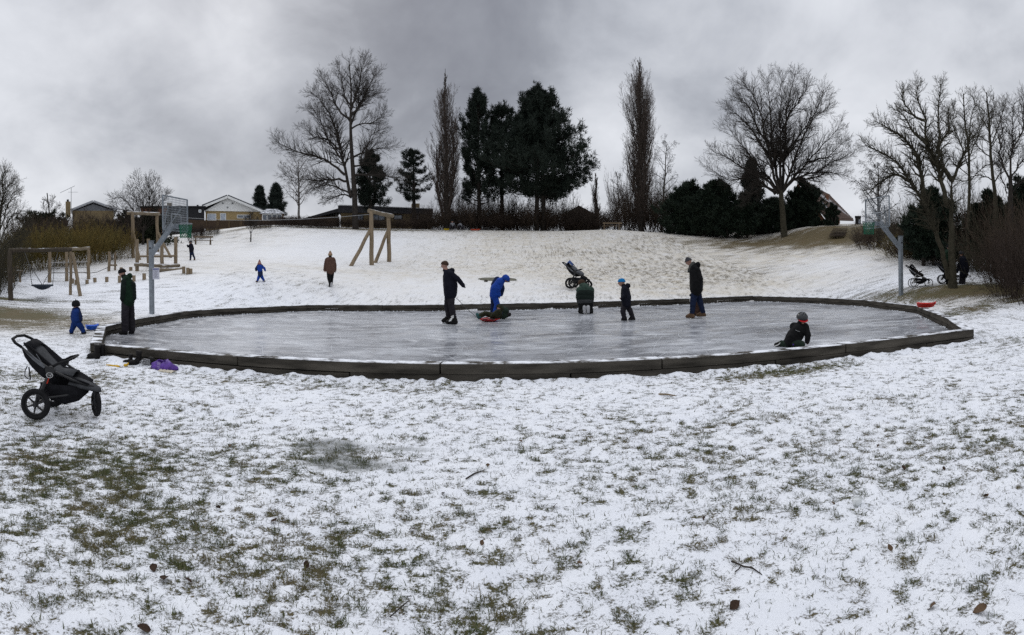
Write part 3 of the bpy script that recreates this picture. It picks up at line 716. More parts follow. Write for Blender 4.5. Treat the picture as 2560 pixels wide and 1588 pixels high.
def poplar(name, label, d, px, top, prof, seed, second=None, nb=90):
    """columnar tree; prof: (t, half width px) pairs from base to top"""
    R = random.Random(seed); g = G(px, d); root = empty(name, g, label, 'tree')
    Ht = P(px, top, d).z - g.z; segs = []; right = Vector((math.cos((px - CX) / F), -math.sin((px - CX) / F), 0)); fwd = Vector((-right.y, right.x, 0))
    stems = [(0, Ht, .30)] + (second or [])
    all_marks = []
    for off, h, r in stems:
        p = Vector(g) - Vector((0, 0, .2)); n = 10; mk = []
        for i in range(n):
            q = Vector(g) + Vector((0, 0, h * (i + 1) / n)) + right * (off * min(1, (i + 1) / n * 2.2)) + Vector((R.gauss(0, .05), R.gauss(0, .05), 0))
            a, b = r * (1 - i / n) + .02, r * (1 - (i + 1) / n) + .02; segs.append((p, q, a, b)); mk.append((p, q, a, b)); p = q
        all_marks.append((mk, h, off))
    m = len(segs)
    C = dict(n=[6, 3, 2, 1], wob=[.05, .10, .14, .15], up=[.9, .8, .6, .4], kids=[11, 6, 3], ratio=[.34, .5, .55], ang=[.55, .6, .6], start=[.08, .1, .1], rmin=.0085, taper=.25, rr=.5)
    for mk, h, off in all_marks:
        cnt = int(nb * h / Ht * (.7 if off else 1))
        for k in range(cnt):
            t = .07 + .88 * (k + R.random()) / cnt; i = min(9, int(t * 10)); pos = mk[i][0].lerp(mk[i][1], t * 10 - i)
            tt = min(.99, t + .16); w = np.interp(tt * h / Ht, [a for a, b in prof], [b for a, b in prof]) * d / F * R.uniform(.55, 1.0)
            if off: w *= .75
            az = R.uniform(0, 6.28); L = max(.8, min(h * .30, w * 3.0) * R.uniform(.8, 1.15)) * (1 if t < .8 else .7)
            out = min(.75, w / L)
            dr = (right * math.cos(az) * out + fwd * math.sin(az) * out + Vector((0, 0, 1))).normalized()
            grow(segs, pos, dr, L, .055 * (1.1 - t) + .012, 0, C, R)
    seg_mesh('trunk', segs[:m], g, BARK_D, root); seg_mesh('crown', segs[m:], g, BARK_P, root); return root
poplar('poplar_tree', 'tall double topped bare poplar left of the pines', 59, 1118, 172, [(0, 44), (.25, 58), (.5, 52), (.75, 34), (.9, 20), (1, 8)], 31, second=[(.75, 11.3, .2), (-.95, 9.0, .16)], nb=72)
poplar('slender_poplar', 'tallest slender bare poplar right of the pines', 58, 1603, 143, [(0, 54), (.25, 70), (.5, 66), (.75, 54), (.9, 30), (1, 10)], 32, second=[(.5, 13.5, .18)], nb=100)
poplar('young_poplar', 'short thin columnar tree between the pines and the far poplar', 66, 1493, 432, [(0, 22), (.5, 24), (1, 6)], 33, nb=20)

# conifers: trunk, boughs and many needle sprays
def needles(pts, dirs, n_each, size, width, R, flat=.0):
    """thin triangles bursting from each point"""
    N = len(pts) * n_each; g = np.random.RandomState(R.randrange(1 << 30))
    c = np.repeat(np.array([tuple(p) for p in pts]), n_each, 0) + g.normal(0, size * .28, (N, 3))
    b = np.repeat(np.array([tuple(p) for p in dirs]), n_each, 0)
    v = g.normal(0, 1, (N, 3)); v[:, 2] *= (1 - flat); v = v / np.linalg.norm(v, axis=1, keepdims=True) + b * .9
    v /= np.linalg.norm(v, axis=1, keepdims=True)
    s = np.cross(v, g.normal(0, 1, (N, 3))); s /= np.linalg.norm(s, axis=1, keepdims=True) + 1e-9
    L = size * g.uniform(.6, 1.25, (N, 1)); w = width * g.uniform(.6, 1.3, (N, 1))
    V = np.stack([c - s * w, c + s * w, c + v * L], 1).reshape(-1, 3)
    return V, np.arange(N * 3).reshape(-1, 3)
def leaf_mat(name, a, b):
    if name in MATS: return MATS[name]
    m = bpy.data.materials.new(name); m.use_nodes = True; t = m.node_tree; bs = t.nodes['Principled BSDF']
    co = t.nodes.new('ShaderNodeTexCoord').outputs['Object']
    t.links.new(mixc(t, ramp(t, noise(t, co, 1.6, 5, .7), [(.35, 0.0), (.65, 1.0)]), a, b), bs.inputs['Base Color'])
    bs.inputs['Roughness'].default_value = .8; bs.inputs['Specular IOR Level'].default_value = .15
    MATS[name] = m; return m
PINE_M = leaf_mat('needles_pine', (.010, .0155, .012), (.022, .030, .022)); YEW_M = leaf_mat('needles_yew', (.009, .016, .011), (.020, .030, .018))
SPR_M = leaf_mat('needles_spruce', (.018, .026, .022), (.034, .044, .036)); IVY_M = leaf_mat('leaves_dark', (.014, .020, .012), (.034, .040, .022))
def conifer(name, label, d, px, top, base_y, prof, seed, mat, nb=150, tilt=.1, up=.35, clumps=7, n_each=16, size=.42, width=.04, trunks=((0, 1.0),), r0=.25, inner=.35, group=None, sink=.2, flat=0, whorl=14, rough=.45, cat='tree', tuft=.0):
    R = random.Random(seed); g = G(px, d); root = empty(name, g, label, cat, group)
    right = Vector((math.cos((px - CX) / F), -math.sin((px - CX) / F), 0))
    zt, zb = P(px, top, d).z, P(px, base_y, d).z
    Ht = zt - g.z; tm = MB(); pts, dirs = [], []; bs = []
    for off, hf in trunks:
        o = Vector(g) + right * off; tm.tube([o - Vector((0, 0, sink)), o + Vector((0, 0, Ht * hf * .5)) + rv(R) * .05, o + Vector((0, 0, Ht * hf * .97))], [r0, r0 * .7, .02], 7)
        cnt = int(nb * hf / len(trunks) ** .6); lobes = [[R.uniform(1 - rough, 1 + rough * .35) for _ in range(7)] for _ in range(whorl + 1)]
        for k in range(cnt):
            t = (k + R.random()) / cnt; wi = int(t * whorl); t = (wi + .5 + R.gauss(0, .22)) / whorl; t = min(.995, max(0, t))
            h = zb - g.z + (Ht * hf - (zb - g.z)) * t
            az = R.uniform(0, 6.283)
            rad = np.interp(t, [a for a, b in prof], [b for a, b in prof]) * 1.18 * d / F * lobes[wi][int(az / 6.2832 * 7) % 7] * R.uniform(.72, 1.05)
            p = o + Vector((0, 0, h)); dr = Vector((math.cos(az), math.sin(az), tilt + R.gauss(0, .1))); n = 5; q0 = p
            for i in range(n):
                dr = (dr.normalized() + Vector((0, 0, up * (i / n) / n * 2)) + rv(R) * .09).normalized(); q1 = q0 + dr * rad / n
                bs.append((q0, q1, max(.012, .055 * (1 - i / n)), max(.01, .055 * (1 - (i + 1) / n)))); q0_, q0 = q0, q1
                if (i + .6) / n < inner: continue
                for c in range(max(1, int(clumps * (i + 1) / 12 + R.random()))):
                    side = dr.cross(Vector((0, 0, 1))) * R.gauss(0, .15) * rad
                    c0 = q0_.lerp(q1, R.random()) + side; hgt = tuft * R.uniform(.3, 1.2)
                    for e in range(2 if tuft > .3 else 1): pts.append(c0 + Vector((0, 0, hgt * e + R.uniform(-.06, .06)))); dirs.append((dr * .5 + Vector((0, 0, .55))).normalized())
    V, Fc = needles(pts, dirs, n_each, size, width, R, flat)
    tm.build('trunk', BARK_D, root, smooth=True)
    link_mesh(np_mesh('crown', V - np.array(g), Fc), 'crown', mat, root)
    if bs: tag(seg_mesh('boughs', bs, g, BARK_D, root), kind='stuff')
    return root
conifer('pine_tree', 'narrow topped dark pine next to the double topped poplar', 60, 1200, 236, 515, [(0, 70), (.3, 80), (.5, 66), (.7, 46), (.88, 22), (1, 4)], 41, PINE_M, nb=130, tilt=.3, up=1.2, clumps=8, size=.36, width=.032, n_each=20, rough=.6, tuft=.5, whorl=13)
conifer('thin_pine_tree', 'thin open pine between two larger pines', 61, 1257, 283, 470, [(0, 54), (.4, 66), (.8, 46), (1, 16)], 42, PINE_M, nb=78, tilt=.25, up=1.0, clumps=8, size=.36, width=.032, n_each=20, rough=.6, tuft=.45, whorl=9)
conifer('spreading_pine_tree', 'largest spreading dark pine with twin trunks at the crest', 58, 1352, 236, 500, [(0, 96), (.1, 136), (.3, 128), (.5, 108), (.7, 76), (.88, 44), (1, 10)], 43, PINE_M, nb=215, tilt=.06, up=.7, clumps=9, size=.38, width=.034, n_each=20, trunks=((-.35, 1.0), (.35, .95)), rough=.55, tuft=.55, whorl=13, inner=.3)
conifer('bushy_pine_tree', 'bushy grey green conifer behind the tall oak trunk', 62, 928, 385, 522, [(0, 52), (.2, 56), (.5, 40), (.8, 20), (1, 5)], 44, PINE_M, nb=90, tilt=.05, up=.8, clumps=8, size=.34, width=.03, n_each=20, rough=.6, tuft=.35, whorl=10)
conifer('layered_pine_tree', 'layered pine beside the chimney of the long low house', 62, 1037, 377, 505, [(0, 34), (.2, 44), (.55, 36), (.8, 28), (1, 16)], 45, PINE_M, nb=70, tilt=.0, up=.7, clumps=8, size=.34, width=.03, n_each=20, rough=.6, tuft=.3, whorl=8)
conifer('spruce_tree', 'smaller dark spruce behind the grey hipped roof, left of its pair', 78, 652, 468, 540, [(0, 24), (.4, 18), (.8, 9), (1, 2)], 46, SPR_M, nb=110, tilt=-.15, up=.35, clumps=9, size=.42, n_each=14)
conifer('spruce_tree', 'wider dark spruce behind the grey hipped roof, right of its pair', 77, 692, 463, 540, [(0, 28), (.4, 21), (.8, 10), (1, 2)], 47, SPR_M, nb=120, tilt=-.15, up=.35, clumps=9, size=.42, n_each=14)
conifer('pointed_conifer', 'pointed dark conifer left of the broad bare tree trunk', 56, 1881, 402, 578, [(0, 44), (.35, 40), (.6, 26), (.8, 14), (1, 2)], 48, SPR_M, nb=160, tilt=.0, up=.3, clumps=11, size=.4, n_each=16)
def yew(name, label, d, px, top, base_y, prof, seed, mat=None, nb=170, group=None, size=.34, cat='tree', sp=26):
    w = sp * d / F
    return conifer(name, label, d, px, top, base_y + 8, prof, seed, mat or YEW_M, nb=int(nb * 1.05), tilt=.12, up=1.3, clumps=9, size=size, width=.04, n_each=15, inner=.15, r0=.12, group=group,
                   trunks=((0, 1.0), (-w, .80), (w * .9, .88)), whorl=10, rough=.75, cat=cat, tuft=.28)
yew('yew_tree', 'wide dark yew standing farthest left of the evergreens', 54, 1722, 462, 583, [(0, 56), (.4, 54), (.75, 38), (1, 10)], 51)
yew('yew_tree', 'dark yew touching the pointed conifer on its left', 53, 1792, 456, 583, [(0, 52), (.4, 48), (.75, 36), (1, 12)], 52)
yew('yew_tree', 'low dark yew between the pointed conifer and the second yew', 52, 1846, 505, 584, [(0, 44), (.5, 36), (1, 12)], 58, nb=80)
yew('yew_tree', 'dark yew directly behind the broad bare tree trunk', 54, 1930, 500, 580, [(0, 56), (.5, 44), (1, 14)], 53, nb=120)
yew('yew_tree', 'dark yew covering the left end of the steep roofed house', 55, 2012, 452, 572, [(0, 36), (.4, 40), (.75, 28), (1, 8)], 54, sp=16)
yew('dark_conifer', 'dark evergreen above the hoop pole in the right bushes', 31, 2335, 478, 640, [(0, 70), (.5, 60), (.8, 36), (1, 8)], 55, nb=130, size=.25)
yew('dark_conifer', 'dark evergreen near the edge between bare mossy trees', 30, 2470, 480, 640, [(0, 70), (.5, 50), (.8, 26), (1, 6)], 56, nb=110, size=.25)
yew('dark_conifer', 'dark evergreen cut off by the right frame edge', 28, 2560, 452, 640, [(0, 70), (.5, 60), (.8, 40), (1, 12)], 57, nb=110, size=.25)

# shrubs
def shrub_mesh(name, w, h, seed, stems=60, r=.012, spread=.55, kids=7, up=.5, lev2=4, flat=1.0):
    R = random.Random(seed); segs = []
    C = dict(n=[5, 2, 1], wob=[.20, .26, .2], up=[up, .3, .2], kids=[kids, lev2], ratio=[.42, .5], ang=[.55, .6], start=[.2, .15], rmin=.006, taper=.3, rr=.6)
    for i in range(stems):
        a = R.uniform(0, 6.28); q = R.random() ** .5; p = Vector((math.cos(a) * q * w * .5, math.sin(a) * q * w * .5 * flat, -.1))
        dr = Vector((math.cos(a) * spread * q, math.sin(a) * spread * q * flat, 1)).normalized()
        grow(segs, p, dr, h * R.uniform(.65, 1.1), r * R.uniform(.8, 1.4), 0, C, R)
    o = seg_mesh(name, segs, (0, 0, 0), [], None); me = o.data; me.materials.clear(); bpy.data.objects.remove(o); return me
SH = {}
def shrub(name, label, px, d, w, h, kind, mat, group=None, cat='shrub', rot=0.0, hz=1.0):
    """shared shrub meshes of 2 m x 2 m, scaled to w x h"""
    key = (kind, mat.name)
    if key not in SH:
        args = dict(fine=dict(stems=90, r=.010, spread=.3, kids=7, up=.4), wide=dict(stems=55, r=.011, spread=.9, kids=9, up=.30), fine2=dict(stems=90, r=.010, spread=.35, kids=7, up=.3), dense=dict(stems=90, r=.010, spread=.75, kids=9, up=.2), tangle=dict(stems=70, r=.012, spread=1.1, kids=9, up=.05))[kind]
        me = shrub_mesh('shrub_' + kind, 2, 2, hash(kind) % 7 + len(SH), **args); me.materials.append(mat); SH[key] = me
    g = G(px, d); o = bpy.data.objects.new(name, SH[key]); COL.objects.link(o); o.location = g; ORG[o.name] = g
    o.scale = (w / 2.6, w / 2.6, h / 2.15 * hz); o.rotation_euler.z = rot
    return tag(o, label, cat, group)
hr = random.Random(77)
# hedge of bare shrubs along the crest
px = 1086.0; i = 0
while px < 1690:
    hp = (70 if px < 1440 else 62) * hr.uniform(.5, 1.15)
    if px > 1560: hp = 110 * hr.uniform(.8, 1.1)
    d = 58.5 + hr.uniform(0, 1.5)
    shrub('hedge_shrub', 'brown bare shrub in the hedge along the crest of the slope', px, d, 3.6 * hr.uniform(.9, 1.2), hp * d / F, ('wide', 'dense', 'fine')[i % 3], (BARK_R, BARK_B)[i % 2], 'brown shrubs of the crest hedge', rot=hr.uniform(0, 6)); i += 1
    px += hr.uniform(30, 48)
for k in range(7):                                   # second, farther row fills the gaps
    px = 1090 + k * 62; d = 63
    shrub('hedge_shrub', 'brown bare shrub in the hedge along the crest of the slope', px, d, 5, hr.uniform(50, 80) * d / F, 'dense', BARK_R, 'brown shrubs of the crest hedge', rot=hr.uniform(0, 6))
for k, (px, d, wp, hp) in enumerate([(1150, 62, 80, 120), (1195, 62.5, 80, 95), (1238, 62, 80, 110), (1285, 62, 90, 105), (1330, 63, 90, 90), (1400, 62, 90, 100), (1570, 60, 80, 170), (1605, 61, 90, 150), (1640, 60, 90, 140), (1680, 59, 90, 120)]):
    shrub('tall_hedge_shrub', 'tall bare brown shrub under the pines and poplar at the crest', px, d, wp * d / F, hp * d / F, 'wide', (BARK_B, BARK_R, BARK_G)[k % 3], 'tall brown shrubs under the crest trees', rot=hr.uniform(0, 6))
for k in range(17):                                   # low clipped hedge before the houses
    px = 690 + k * 24; d = 59
    shrub('clipped_hedge_shrub', 'low brown clipped shrub below the long low house', px, d, 1.7, hr.uniform(24, 30) * d / F, 'dense', (BARK_B, BARK_R)[k % 2], 'clipped hedge below the long low house', rot=hr.uniform(0, 6))
for k, (px, d, hp) in enumerate([(700, 57, 28), (725, 57, 30), (748, 57, 27), (645, 56, 22), (668, 56, 20), (775, 57, 22), (480, 54, 42), (497, 55, 40), (513, 55, 34), (536, 56, 26), (800, 57, 16), (822, 57, 14)]):
    shrub('bank_shrub', 'low reddish brown shrub on the snowy bank below the brick house', px, d, 1.1, hp * d / F, 'fine', BARK_R, 'low shrubs on the snowy bank', rot=hr.uniform(0, 6))
# big thicket left: ochre stems before brown and evergreen bushes
for k, (px, d, wp, hp) in enumerate([(66, 35.5, 130, 118), (112, 36, 120, 110), (165, 36.5, 120, 108), (215, 37, 115, 104), (262, 38, 110, 96), (300, 39, 80, 76), (2, 31, 90, 86), (235, 39.5, 90, 90), (25, 34.5, 110, 110)]):
    shrub('willow_thicket_shrub', 'dense ochre stemmed shrub in the thicket behind the nest swing', px, d, wp * d / F, hp * d / F, 'fine2' if k % 2 else 'fine', (BARK_O, BARK_Y)[k % 2], 'ochre shrubs of the left thicket', rot=hr.uniform(0, 6))
for k, (px, d, wp, hp) in enumerate([(120, 42, 120, 112), (178, 43, 120, 112), (235, 43, 110, 98), (290, 44, 110, 96), (60, 40, 120, 120)]):
    shrub('brown_thicket_shrub', 'dark brown bare shrub behind the ochre thicket', px, d, wp * d / F, hp * d / F, 'dense', (BARK_B, BARK_R)[k % 2], 'brown shrubs behind the left thicket', rot=hr.uniform(0, 6))
for k, (px, d, wp, hp) in enumerate([(25, 29, 110, 150), (-10, 28, 110, 170), (52, 33, 80, 140)]):
    shrub('edge_shrub', 'grey brown twiggy shrub at the left frame edge beside the swing post', px - 30, d, wp * d / F, hp * d / F, 'wide', BARK_G, 'twiggy shrubs at the left edge', rot=hr.uniform(0, 6))
yew('evergreen_bush', 'dark evergreen bush below the grey roofed house', 47, 105, 540, 660, [(0, 70), (.6, 66), (1, 40)], 61, IVY_M, nb=110, size=.3, cat='shrub')
yew('evergreen_bush', 'dark evergreen bush behind the tall log frame', 48, 365, 545, 640, [(0, 80), (.6, 70), (1, 40)], 62, IVY_M, nb=120, size=.3)
yew('evergreen_bush', 'dark evergreen bush between the grey house and the log frame', 48, 300, 560, 640, [(0, 60), (.6, 50), (1, 30)], 63, IVY_M, nb=80, size=.3)
# right hand bushes
for k, (px, d, wp, hp, kd, mt) in enumerate([(2165, 40, 70, 62, 'dense', BARK_R), (2205, 39, 90, 100, 'wide', BARK_B), (2255, 36, 110, 135, 'dense', BARK_G), (2310, 36, 130, 160, 'tangle', BARK_B), (2370, 34, 150, 190, 'wide', BARK_G), (2430, 32, 160, 190, 'tangle', BARK_B), (2490, 28, 170, 210, 'wide', BARK_B), (2545, 26, 190, 240, 'tangle', BARK_G), (2600, 24, 200, 240, 'dense', BARK_B),
        (2290, 34, 120, 70, 'tangle', BARK_B), (2345, 33, 130, 86, 'tangle', BARK_R), (2420, 31, 120, 90, 'tangle', BARK_B), (2270, 34, 150, 60, 'fine', BARK_O), (2330, 34, 150, 70, 'fine', BARK_O)]):
    shrub('thicket_shrub', 'brown bare shrub in the thicket behind the forking tree', px, d, wp * d / F, hp * d / F, kd, mt, 'brown shrubs of the right thicket', rot=hr.uniform(0, 6))
for k, (px, d, wp, hp, kd, mt) in enumerate([(2520, 20.5, 100, 180, 'dense', BARK_R), (2565, 19.0, 120, 220, 'wide', BARK_R), (2605, 18.0, 140, 250, 'wide', BARK_R), (2570, 21, 150, 240, 'dense', BARK_B)]):
    shrub('reddish_shrub', 'dense reddish brown shrub at the right frame edge', px, d, wp * d / F, hp * d / F, kd, mt, 'reddish shrubs at the right edge', rot=hr.uniform(0, 6))
# ---------------------------------------------------------------- buildings
def frame_at(px, d):
    """right, away and up vectors at a pixel column (a facade facing the camera)"""
    th = (px - CX) / F; return Vector((math.cos(th), -math.sin(th), 0)), Vector((math.sin(th), math.cos(th), 0)), Vector((0, 0, 1))
YB = M('yellow_brick', (.30, .225, .115), .9, .25, 30, .2, stretch=(1, 1, 3)); WHITE = M('white_paint', (.72, .73, .72), .6, .06, 3); BLACKW = M('black_boards', (.020, .020, .022), .7, .3, 6, stretch=(1, 1, 12))
GREYROOF = M('grey_felt_roof', (.10, .105, .115), .85, .3, 3, snow_top=.35); GLASS = M('window_glass', (.10, .12, .15), .12, .3, 2, spec=.7); PALEGLASS = M('pale_window_glass', (.34, .38, .44), .15, .25, 3, spec=.6)
DKROOF = M('dark_roof', (.030, .030, .033), .8, .3, 4, snow_top=.25); REDBRICK = M('red_brown_brick', (.16, .075, .045), .9, .3, 20, .2); FENCEW = M('brown_fence_wood', (.055, .038, .026), .85, .35, 5, .2, stretch=(4, 4, 1))
REDTILE = M('red_brown_tiles', (.082, .056, .045), .85, .35, 9, .3, snow_top=.55); CREAM = M('cream_render', (.44, .37, .24), .85, .1, 5); OLDB = M('old_yellow_brick', (.15, .115, .065), .9, .3, 20, .2); STEEL = M('grey_metal', (.22, .23, .24), .5, .2, 6, metal=.4)
class Facade:
    """a building whose front is given in picture columns and rows at distance d"""
    def __init__(s, name, label, d, px0, px1, cat='house'):
        s.d = d; mid = (px0 + px1) / 2; s.mid = mid; s.R, s.A, s.U = frame_at(mid, d); s.c = P(mid, 560, d)
        g = G(mid, d); s.root = empty(name, g, label, cat); s.gz = g.z
    def pt(s, px, py, depth=0.0):
        """front plane point under the pixel, pushed back by depth"""
        v = ray(px, py); o = Vector((0, 0, CAMZ)); c = s.c + s.A * depth
        t = (c - o).dot(s.A) / v.dot(s.A); return o + v * t
    def slab(s, px0, py0, px1, py1, front, back, name, mat, parent=None, bevel=0):
        a = s.pt(px0, py1); b = s.pt(px1, py1); c = s.pt(px1, py0); e = s.pt(px0, py0)
        q = [x + s.A * front for x in (a, b, c, e)]
        return MB().prism(q, s.A * (back - front)).build(name, mat, parent or s.root)
    def poly(s, pts, front, back, name, mat, parent=None):
        q = [s.pt(*p) + s.A * front for p in pts]; return MB().prism(q, s.A * (back - front)).build(name, mat, parent or s.root)
    def window(s, px0, py0, px1, py1, mat=None, bars=(), name='window', fw=.07, fm=None, sunk=0.0):
        fm = fm or WHITE; w = s.slab(px0, py0, px1, py1, -.02, .05, name, mat or GLASS)
        a, b, c, e = s.pt(px0, py1), s.pt(px1, py1), s.pt(px1, py0), s.pt(px0, py0); m = MB(); o = -s.A * .05
        for p, q in ((a, b), (b, c), (c, e), (e, a)): m.beam(p + o, q + o, fw, .06, s.A)
        for f in bars: m.beam(a.lerp(b, f) + o, e.lerp(c, f) + o, fw * .7, .05, s.A)
        m.build('frame', fm, w); return w
# yellow brick house with white gable
h = Facade('brick_house', 'yellow brick house with white gable behind the brown fence', 75, 512, 657)
h.slab(514, 527, 655, 580, 0, 9, 'wall', YB)
h.poly([(512, 527.5), (657, 530), (569, 494.5)], -.15, 8.8, 'gable', WHITE)
for k, x in enumerate((557, 569, 581)): 
    c = h.pt(x, 509 if k != 1 else 519) - h.A * .18; MB().ball(c, .12, 8, 5).build('vent', STEEL, h.root)
rf = MB()
for (a, b) in (((507, 517), (569, 492)), ((569, 492), (662, 531))):
    p, q = h.pt(*a), h.pt(*b); n_ = (q - p).normalized(); u = h.A.cross(n_).normalized(); u = u if u.z > 0 else -u
    rf.prism([p - h.A * .6, q - h.A * .6, q - h.A * .6 + u * .22, p - h.A * .6 + u * .22], h.A * 10)
rf.build('roof', GREYROOF, h.root)
fb = MB()
for (a, b) in (((506, 519.5), (569, 494)), ((569, 494), (663, 533))): fb.beam(h.pt(*a) - h.A * .63, h.pt(*b) - h.A * .63, .06, .30, h.U)
fb.build('bargeboard', WHITE, h.root)
h.window(518.5, 535, 540, 551, PALEGLASS); h.window(551, 534, 564.5, 552, PALEGLASS); h.window(593, 537.7, 626, 545.5, GLASS, (.5,))
MB().tube([h.pt(528, 508), h.pt(528, 503.5)], .18, 8).build('chimney', BLACKW, h.root)
# black flat roofed garage
h = Facade('black_garage', 'black boarded flat roofed garage left of the brick house', 74, 352, 513, 'garage')
h.slab(420, 518, 511, 580, 0, 8, 'wall', BLACKW); h.slab(352, 519, 419.5, 580, .3, 8, 'side_wall', REDBRICK); h.slab(350, 515.5, 514, 518, -.2, 8.2, 'roof', DKROOF); h.window(497, 525, 502.5, 531, PALEGLASS)
h.slab(417, 503, 430, 516, 1.5, 2.6, 'chimney', OLDB)
for x in (494, 507): MB().tube([h.pt(x, 516, 1) , h.pt(x, 512.5, 1)], .14, 7).build('vent_pipe', BLACKW, h.root)
# grey roofed house with chimney and aerial
h = Facade('grey_roofed_house', 'grey gabled house with chimney above the left thicket', 70, 160, 300)
h.slab(182, 527, 284, 580, 0, 8, 'wall', OLDB); h.poly([(186, 527), (284, 527), (233, 510)], .0, 8, 'gable', M('grey_boards', (.12, .125, .135), .8, .2, 4))
rf = MB()
for (a, b) in (((178, 528), (233, 506)), ((233, 506), (292, 527))):
    p, q = h.pt(*a), h.pt(*b); n_ = (q - p).normalized(); u = h.A.cross(n_).normalized(); u = u if u.z > 0 else -u
    rf.prism([p - h.A * .5, q - h.A * .5, q - h.A * .5 + u * .22, p - h.A * .5 + u * .22], h.A * 9)
rf.build('roof', M('frosted_roof', (.30, .31, .33), .8, .2, 4, snow_top=.6), h.root)
ch = h.slab(165, 507, 177, 545, -1.2, -.5, 'chimney', OLDB); MB().tube([h.pt(169.5, 508, -.85), h.pt(169.5, 499, -.85)], .14, 8).build('chimney_pot', BLACKW, ch)
h2 = empty('roof_aerial', h.pt(178, 520, -.4), 'thin television aerial on a mast beside the brick chimney', 'aerial')
MB().tube([h.pt(178, 535, -.4), h.pt(178, 470, -.4)], .035, 6).build('mast', STEEL, h2)
bm_ = MB().tube([h.pt(151, 482, -.4), h.pt(186.5, 465, -.4)], .025, 6)
for k in range(9):
    f = k / 8; c = h.pt(151 + 35.5 * f, 482 - 17 * f, -.4); bm_.tube([c - h.A * .35, c + h.A * .35], .012, 5)
bm_.build('boom', STEEL, h2); MB().tube([h.pt(170, 480.5, -.4), h.pt(195, 480.5, -.4)], .02, 6).build('crossbar', STEEL, h2)
# conservatory house with grey hipped roof
h = Facade('hipped_roof_house', 'small house with grey hipped roof and white framed windows', 70, 650, 712)
h.slab(652, 533, 709, 580, 0, 7, 'wall', M('brown_brick', (.13, .075, .04), .9, .3, 20, .2))
p = [h.pt(648, 534, -.4), h.pt(714, 534, -.4)]; q = [h.pt(666, 522.5, 3), h.pt(694, 522.5, 3)]; bk = [h.pt(648, 534, 7.4), h.pt(714, 534, 7.4)]
MB().add([p[0], p[1], bk[1], bk[0], q[0], q[1]], [(0, 1, 5, 4), (1, 2, 5), (2, 3, 4, 5), (3, 0, 4), (3, 2, 1, 0)]).build('roof', GREYROOF, h.root)
for k in range(4): h.window(656 + k * 12.2, 536, 667.6 + k * 12.2, 551, GLASS, (), fw=.1)
# long low house
h = Facade('long_low_house', 'long low brick house with black flat roof and square chimney', 68, 850, 1082)
h.slab(852, 533, 1079, 585, 0, 9, 'wall', OLDB)
a, b = h.pt(845, 513.5, -.8), h.pt(1083, 523, -.8); c, e = h.pt(1083, 535, -.8), h.pt(845, 531, -.8)
MB().prism([e, c, b, a], h.A * 11).build('roof', DKROOF, h.root)
MB().beam(h.pt(848, 512.5, -.9), h.pt(1083, 522.3, -.9), .10, .07, h.U).build('gutter', M('pale_edge', (.45, .46, .47), .6, .1, 4), h.root)
h.slab(1031, 505, 1051, 527, 1.5, 3, 'chimney', OLDB)
for x0, x1 in ((893, 908), (930, 962)): h.window(x0, 536.5, x1, 551, GLASS, (.5,), fm=BLACKW)
for x0, x1 in ((985, 1005), (1030, 1048)): h.window(x0, 538, x1, 549, GLASS, (), fm=BLACKW)
h = Facade('dark_annex', 'dark low annex under branches left of the long low house', 69, 700, 850, 'shed')
h.slab(770, 541, 848, 585, 0, 6, 'wall', FENCEW); a, b, c, e = h.pt(752, 548, -.5), h.pt(852, 519, -.5), h.pt(852, 528, -.5), h.pt(752, 551, -.5)
MB().prism([e, c, b, a], h.A * 7).build('roof', DKROOF, h.root)
# brown gable in the hedge
h = Facade('garden_shed', 'brown gabled shed roof hidden in the crest hedge', 66, 1405, 1490, 'shed')
h.poly([(1412, 537), (1490, 537), (1490, 580), (1412, 580)], 0, 5, 'wall', FENCEW); h.poly([(1406, 538), (1447, 514), (1492, 538)], -.2, 5.4, 'roof', M('brown_roof', (.045, .032, .026), .85, .3, 5))
# steep roofed house on the right with tiled roof
h = Facade('steep_roofed_house', 'house with steep frost striped tiled roof and brick chimneys', 60, 1980, 2130)
h.slab(2024, 550, 2062, 585, 0, 9, 'wall', CREAM); h.slab(2062.5, 548, 2100, 585, .4, 8, 'side_wall', REDBRICK)
h.poly([(1960, 548), (1994, 457), (2063, 549)], .1, 9, 'gable', REDBRICK)
rp = [h.pt(1994, 456, -.5), h.pt(2066, 551, -.5), h.pt(2132, 553, 7.5), h.pt(2072, 492, 7.5)]
n_ = (rp[1] - rp[0]).cross(rp[3] - rp[0]).normalized(); n_ = n_ if n_.z > 0 else -n_
rf = MB().prism(rp, n_ * .2).build('roof', REDTILE, h.root)
for k in range(1, 16):                                   # tile courses catch the frost
    f = k / 16; p0, p1 = rp[0].lerp(rp[1], f), rp[3].lerp(rp[2], f)
    MB().beam(p0 + n_ * .22, p1 + n_ * .22, .16, .07, n_).build('tile_course', REDTILE, rf)
MB().beam(rp[0] + n_ * .2, rp[3] + n_ * .2, .3, .15, n_).build('ridge', REDTILE, rf)
lp = [h.pt(1994, 456, -.5), h.pt(1948, 551, -.5), h.pt(1948, 551, 8), h.pt(2072, 492, 7.5)]
h.slab(2010.5, 453, 2025, 480, .6, 1.8, 'chimney', OLDB); h.slab(2065, 474, 2073, 503, 4, 5.2, 'chimney', REDBRICK)
MB().beam(h.pt(2056, 507, -.2), h.pt(2068, 520, 1.0), .5, .08, n_).build('skylight', PALEGLASS, rf)
h = Facade('dark_shed', 'small black shed beside the steep roofed house', 52, 2138, 2152, 'shed'); h.slab(2138, 542, 2152, 600, 0, 1.6, 'wall', BLACKW); h.slab(2137, 540, 2153, 542, -.1, 1.7, 'roof', DKROOF); h.slab(2146.5, 549, 2150, 559, -.02, .02, 'window', PALEGLASS)
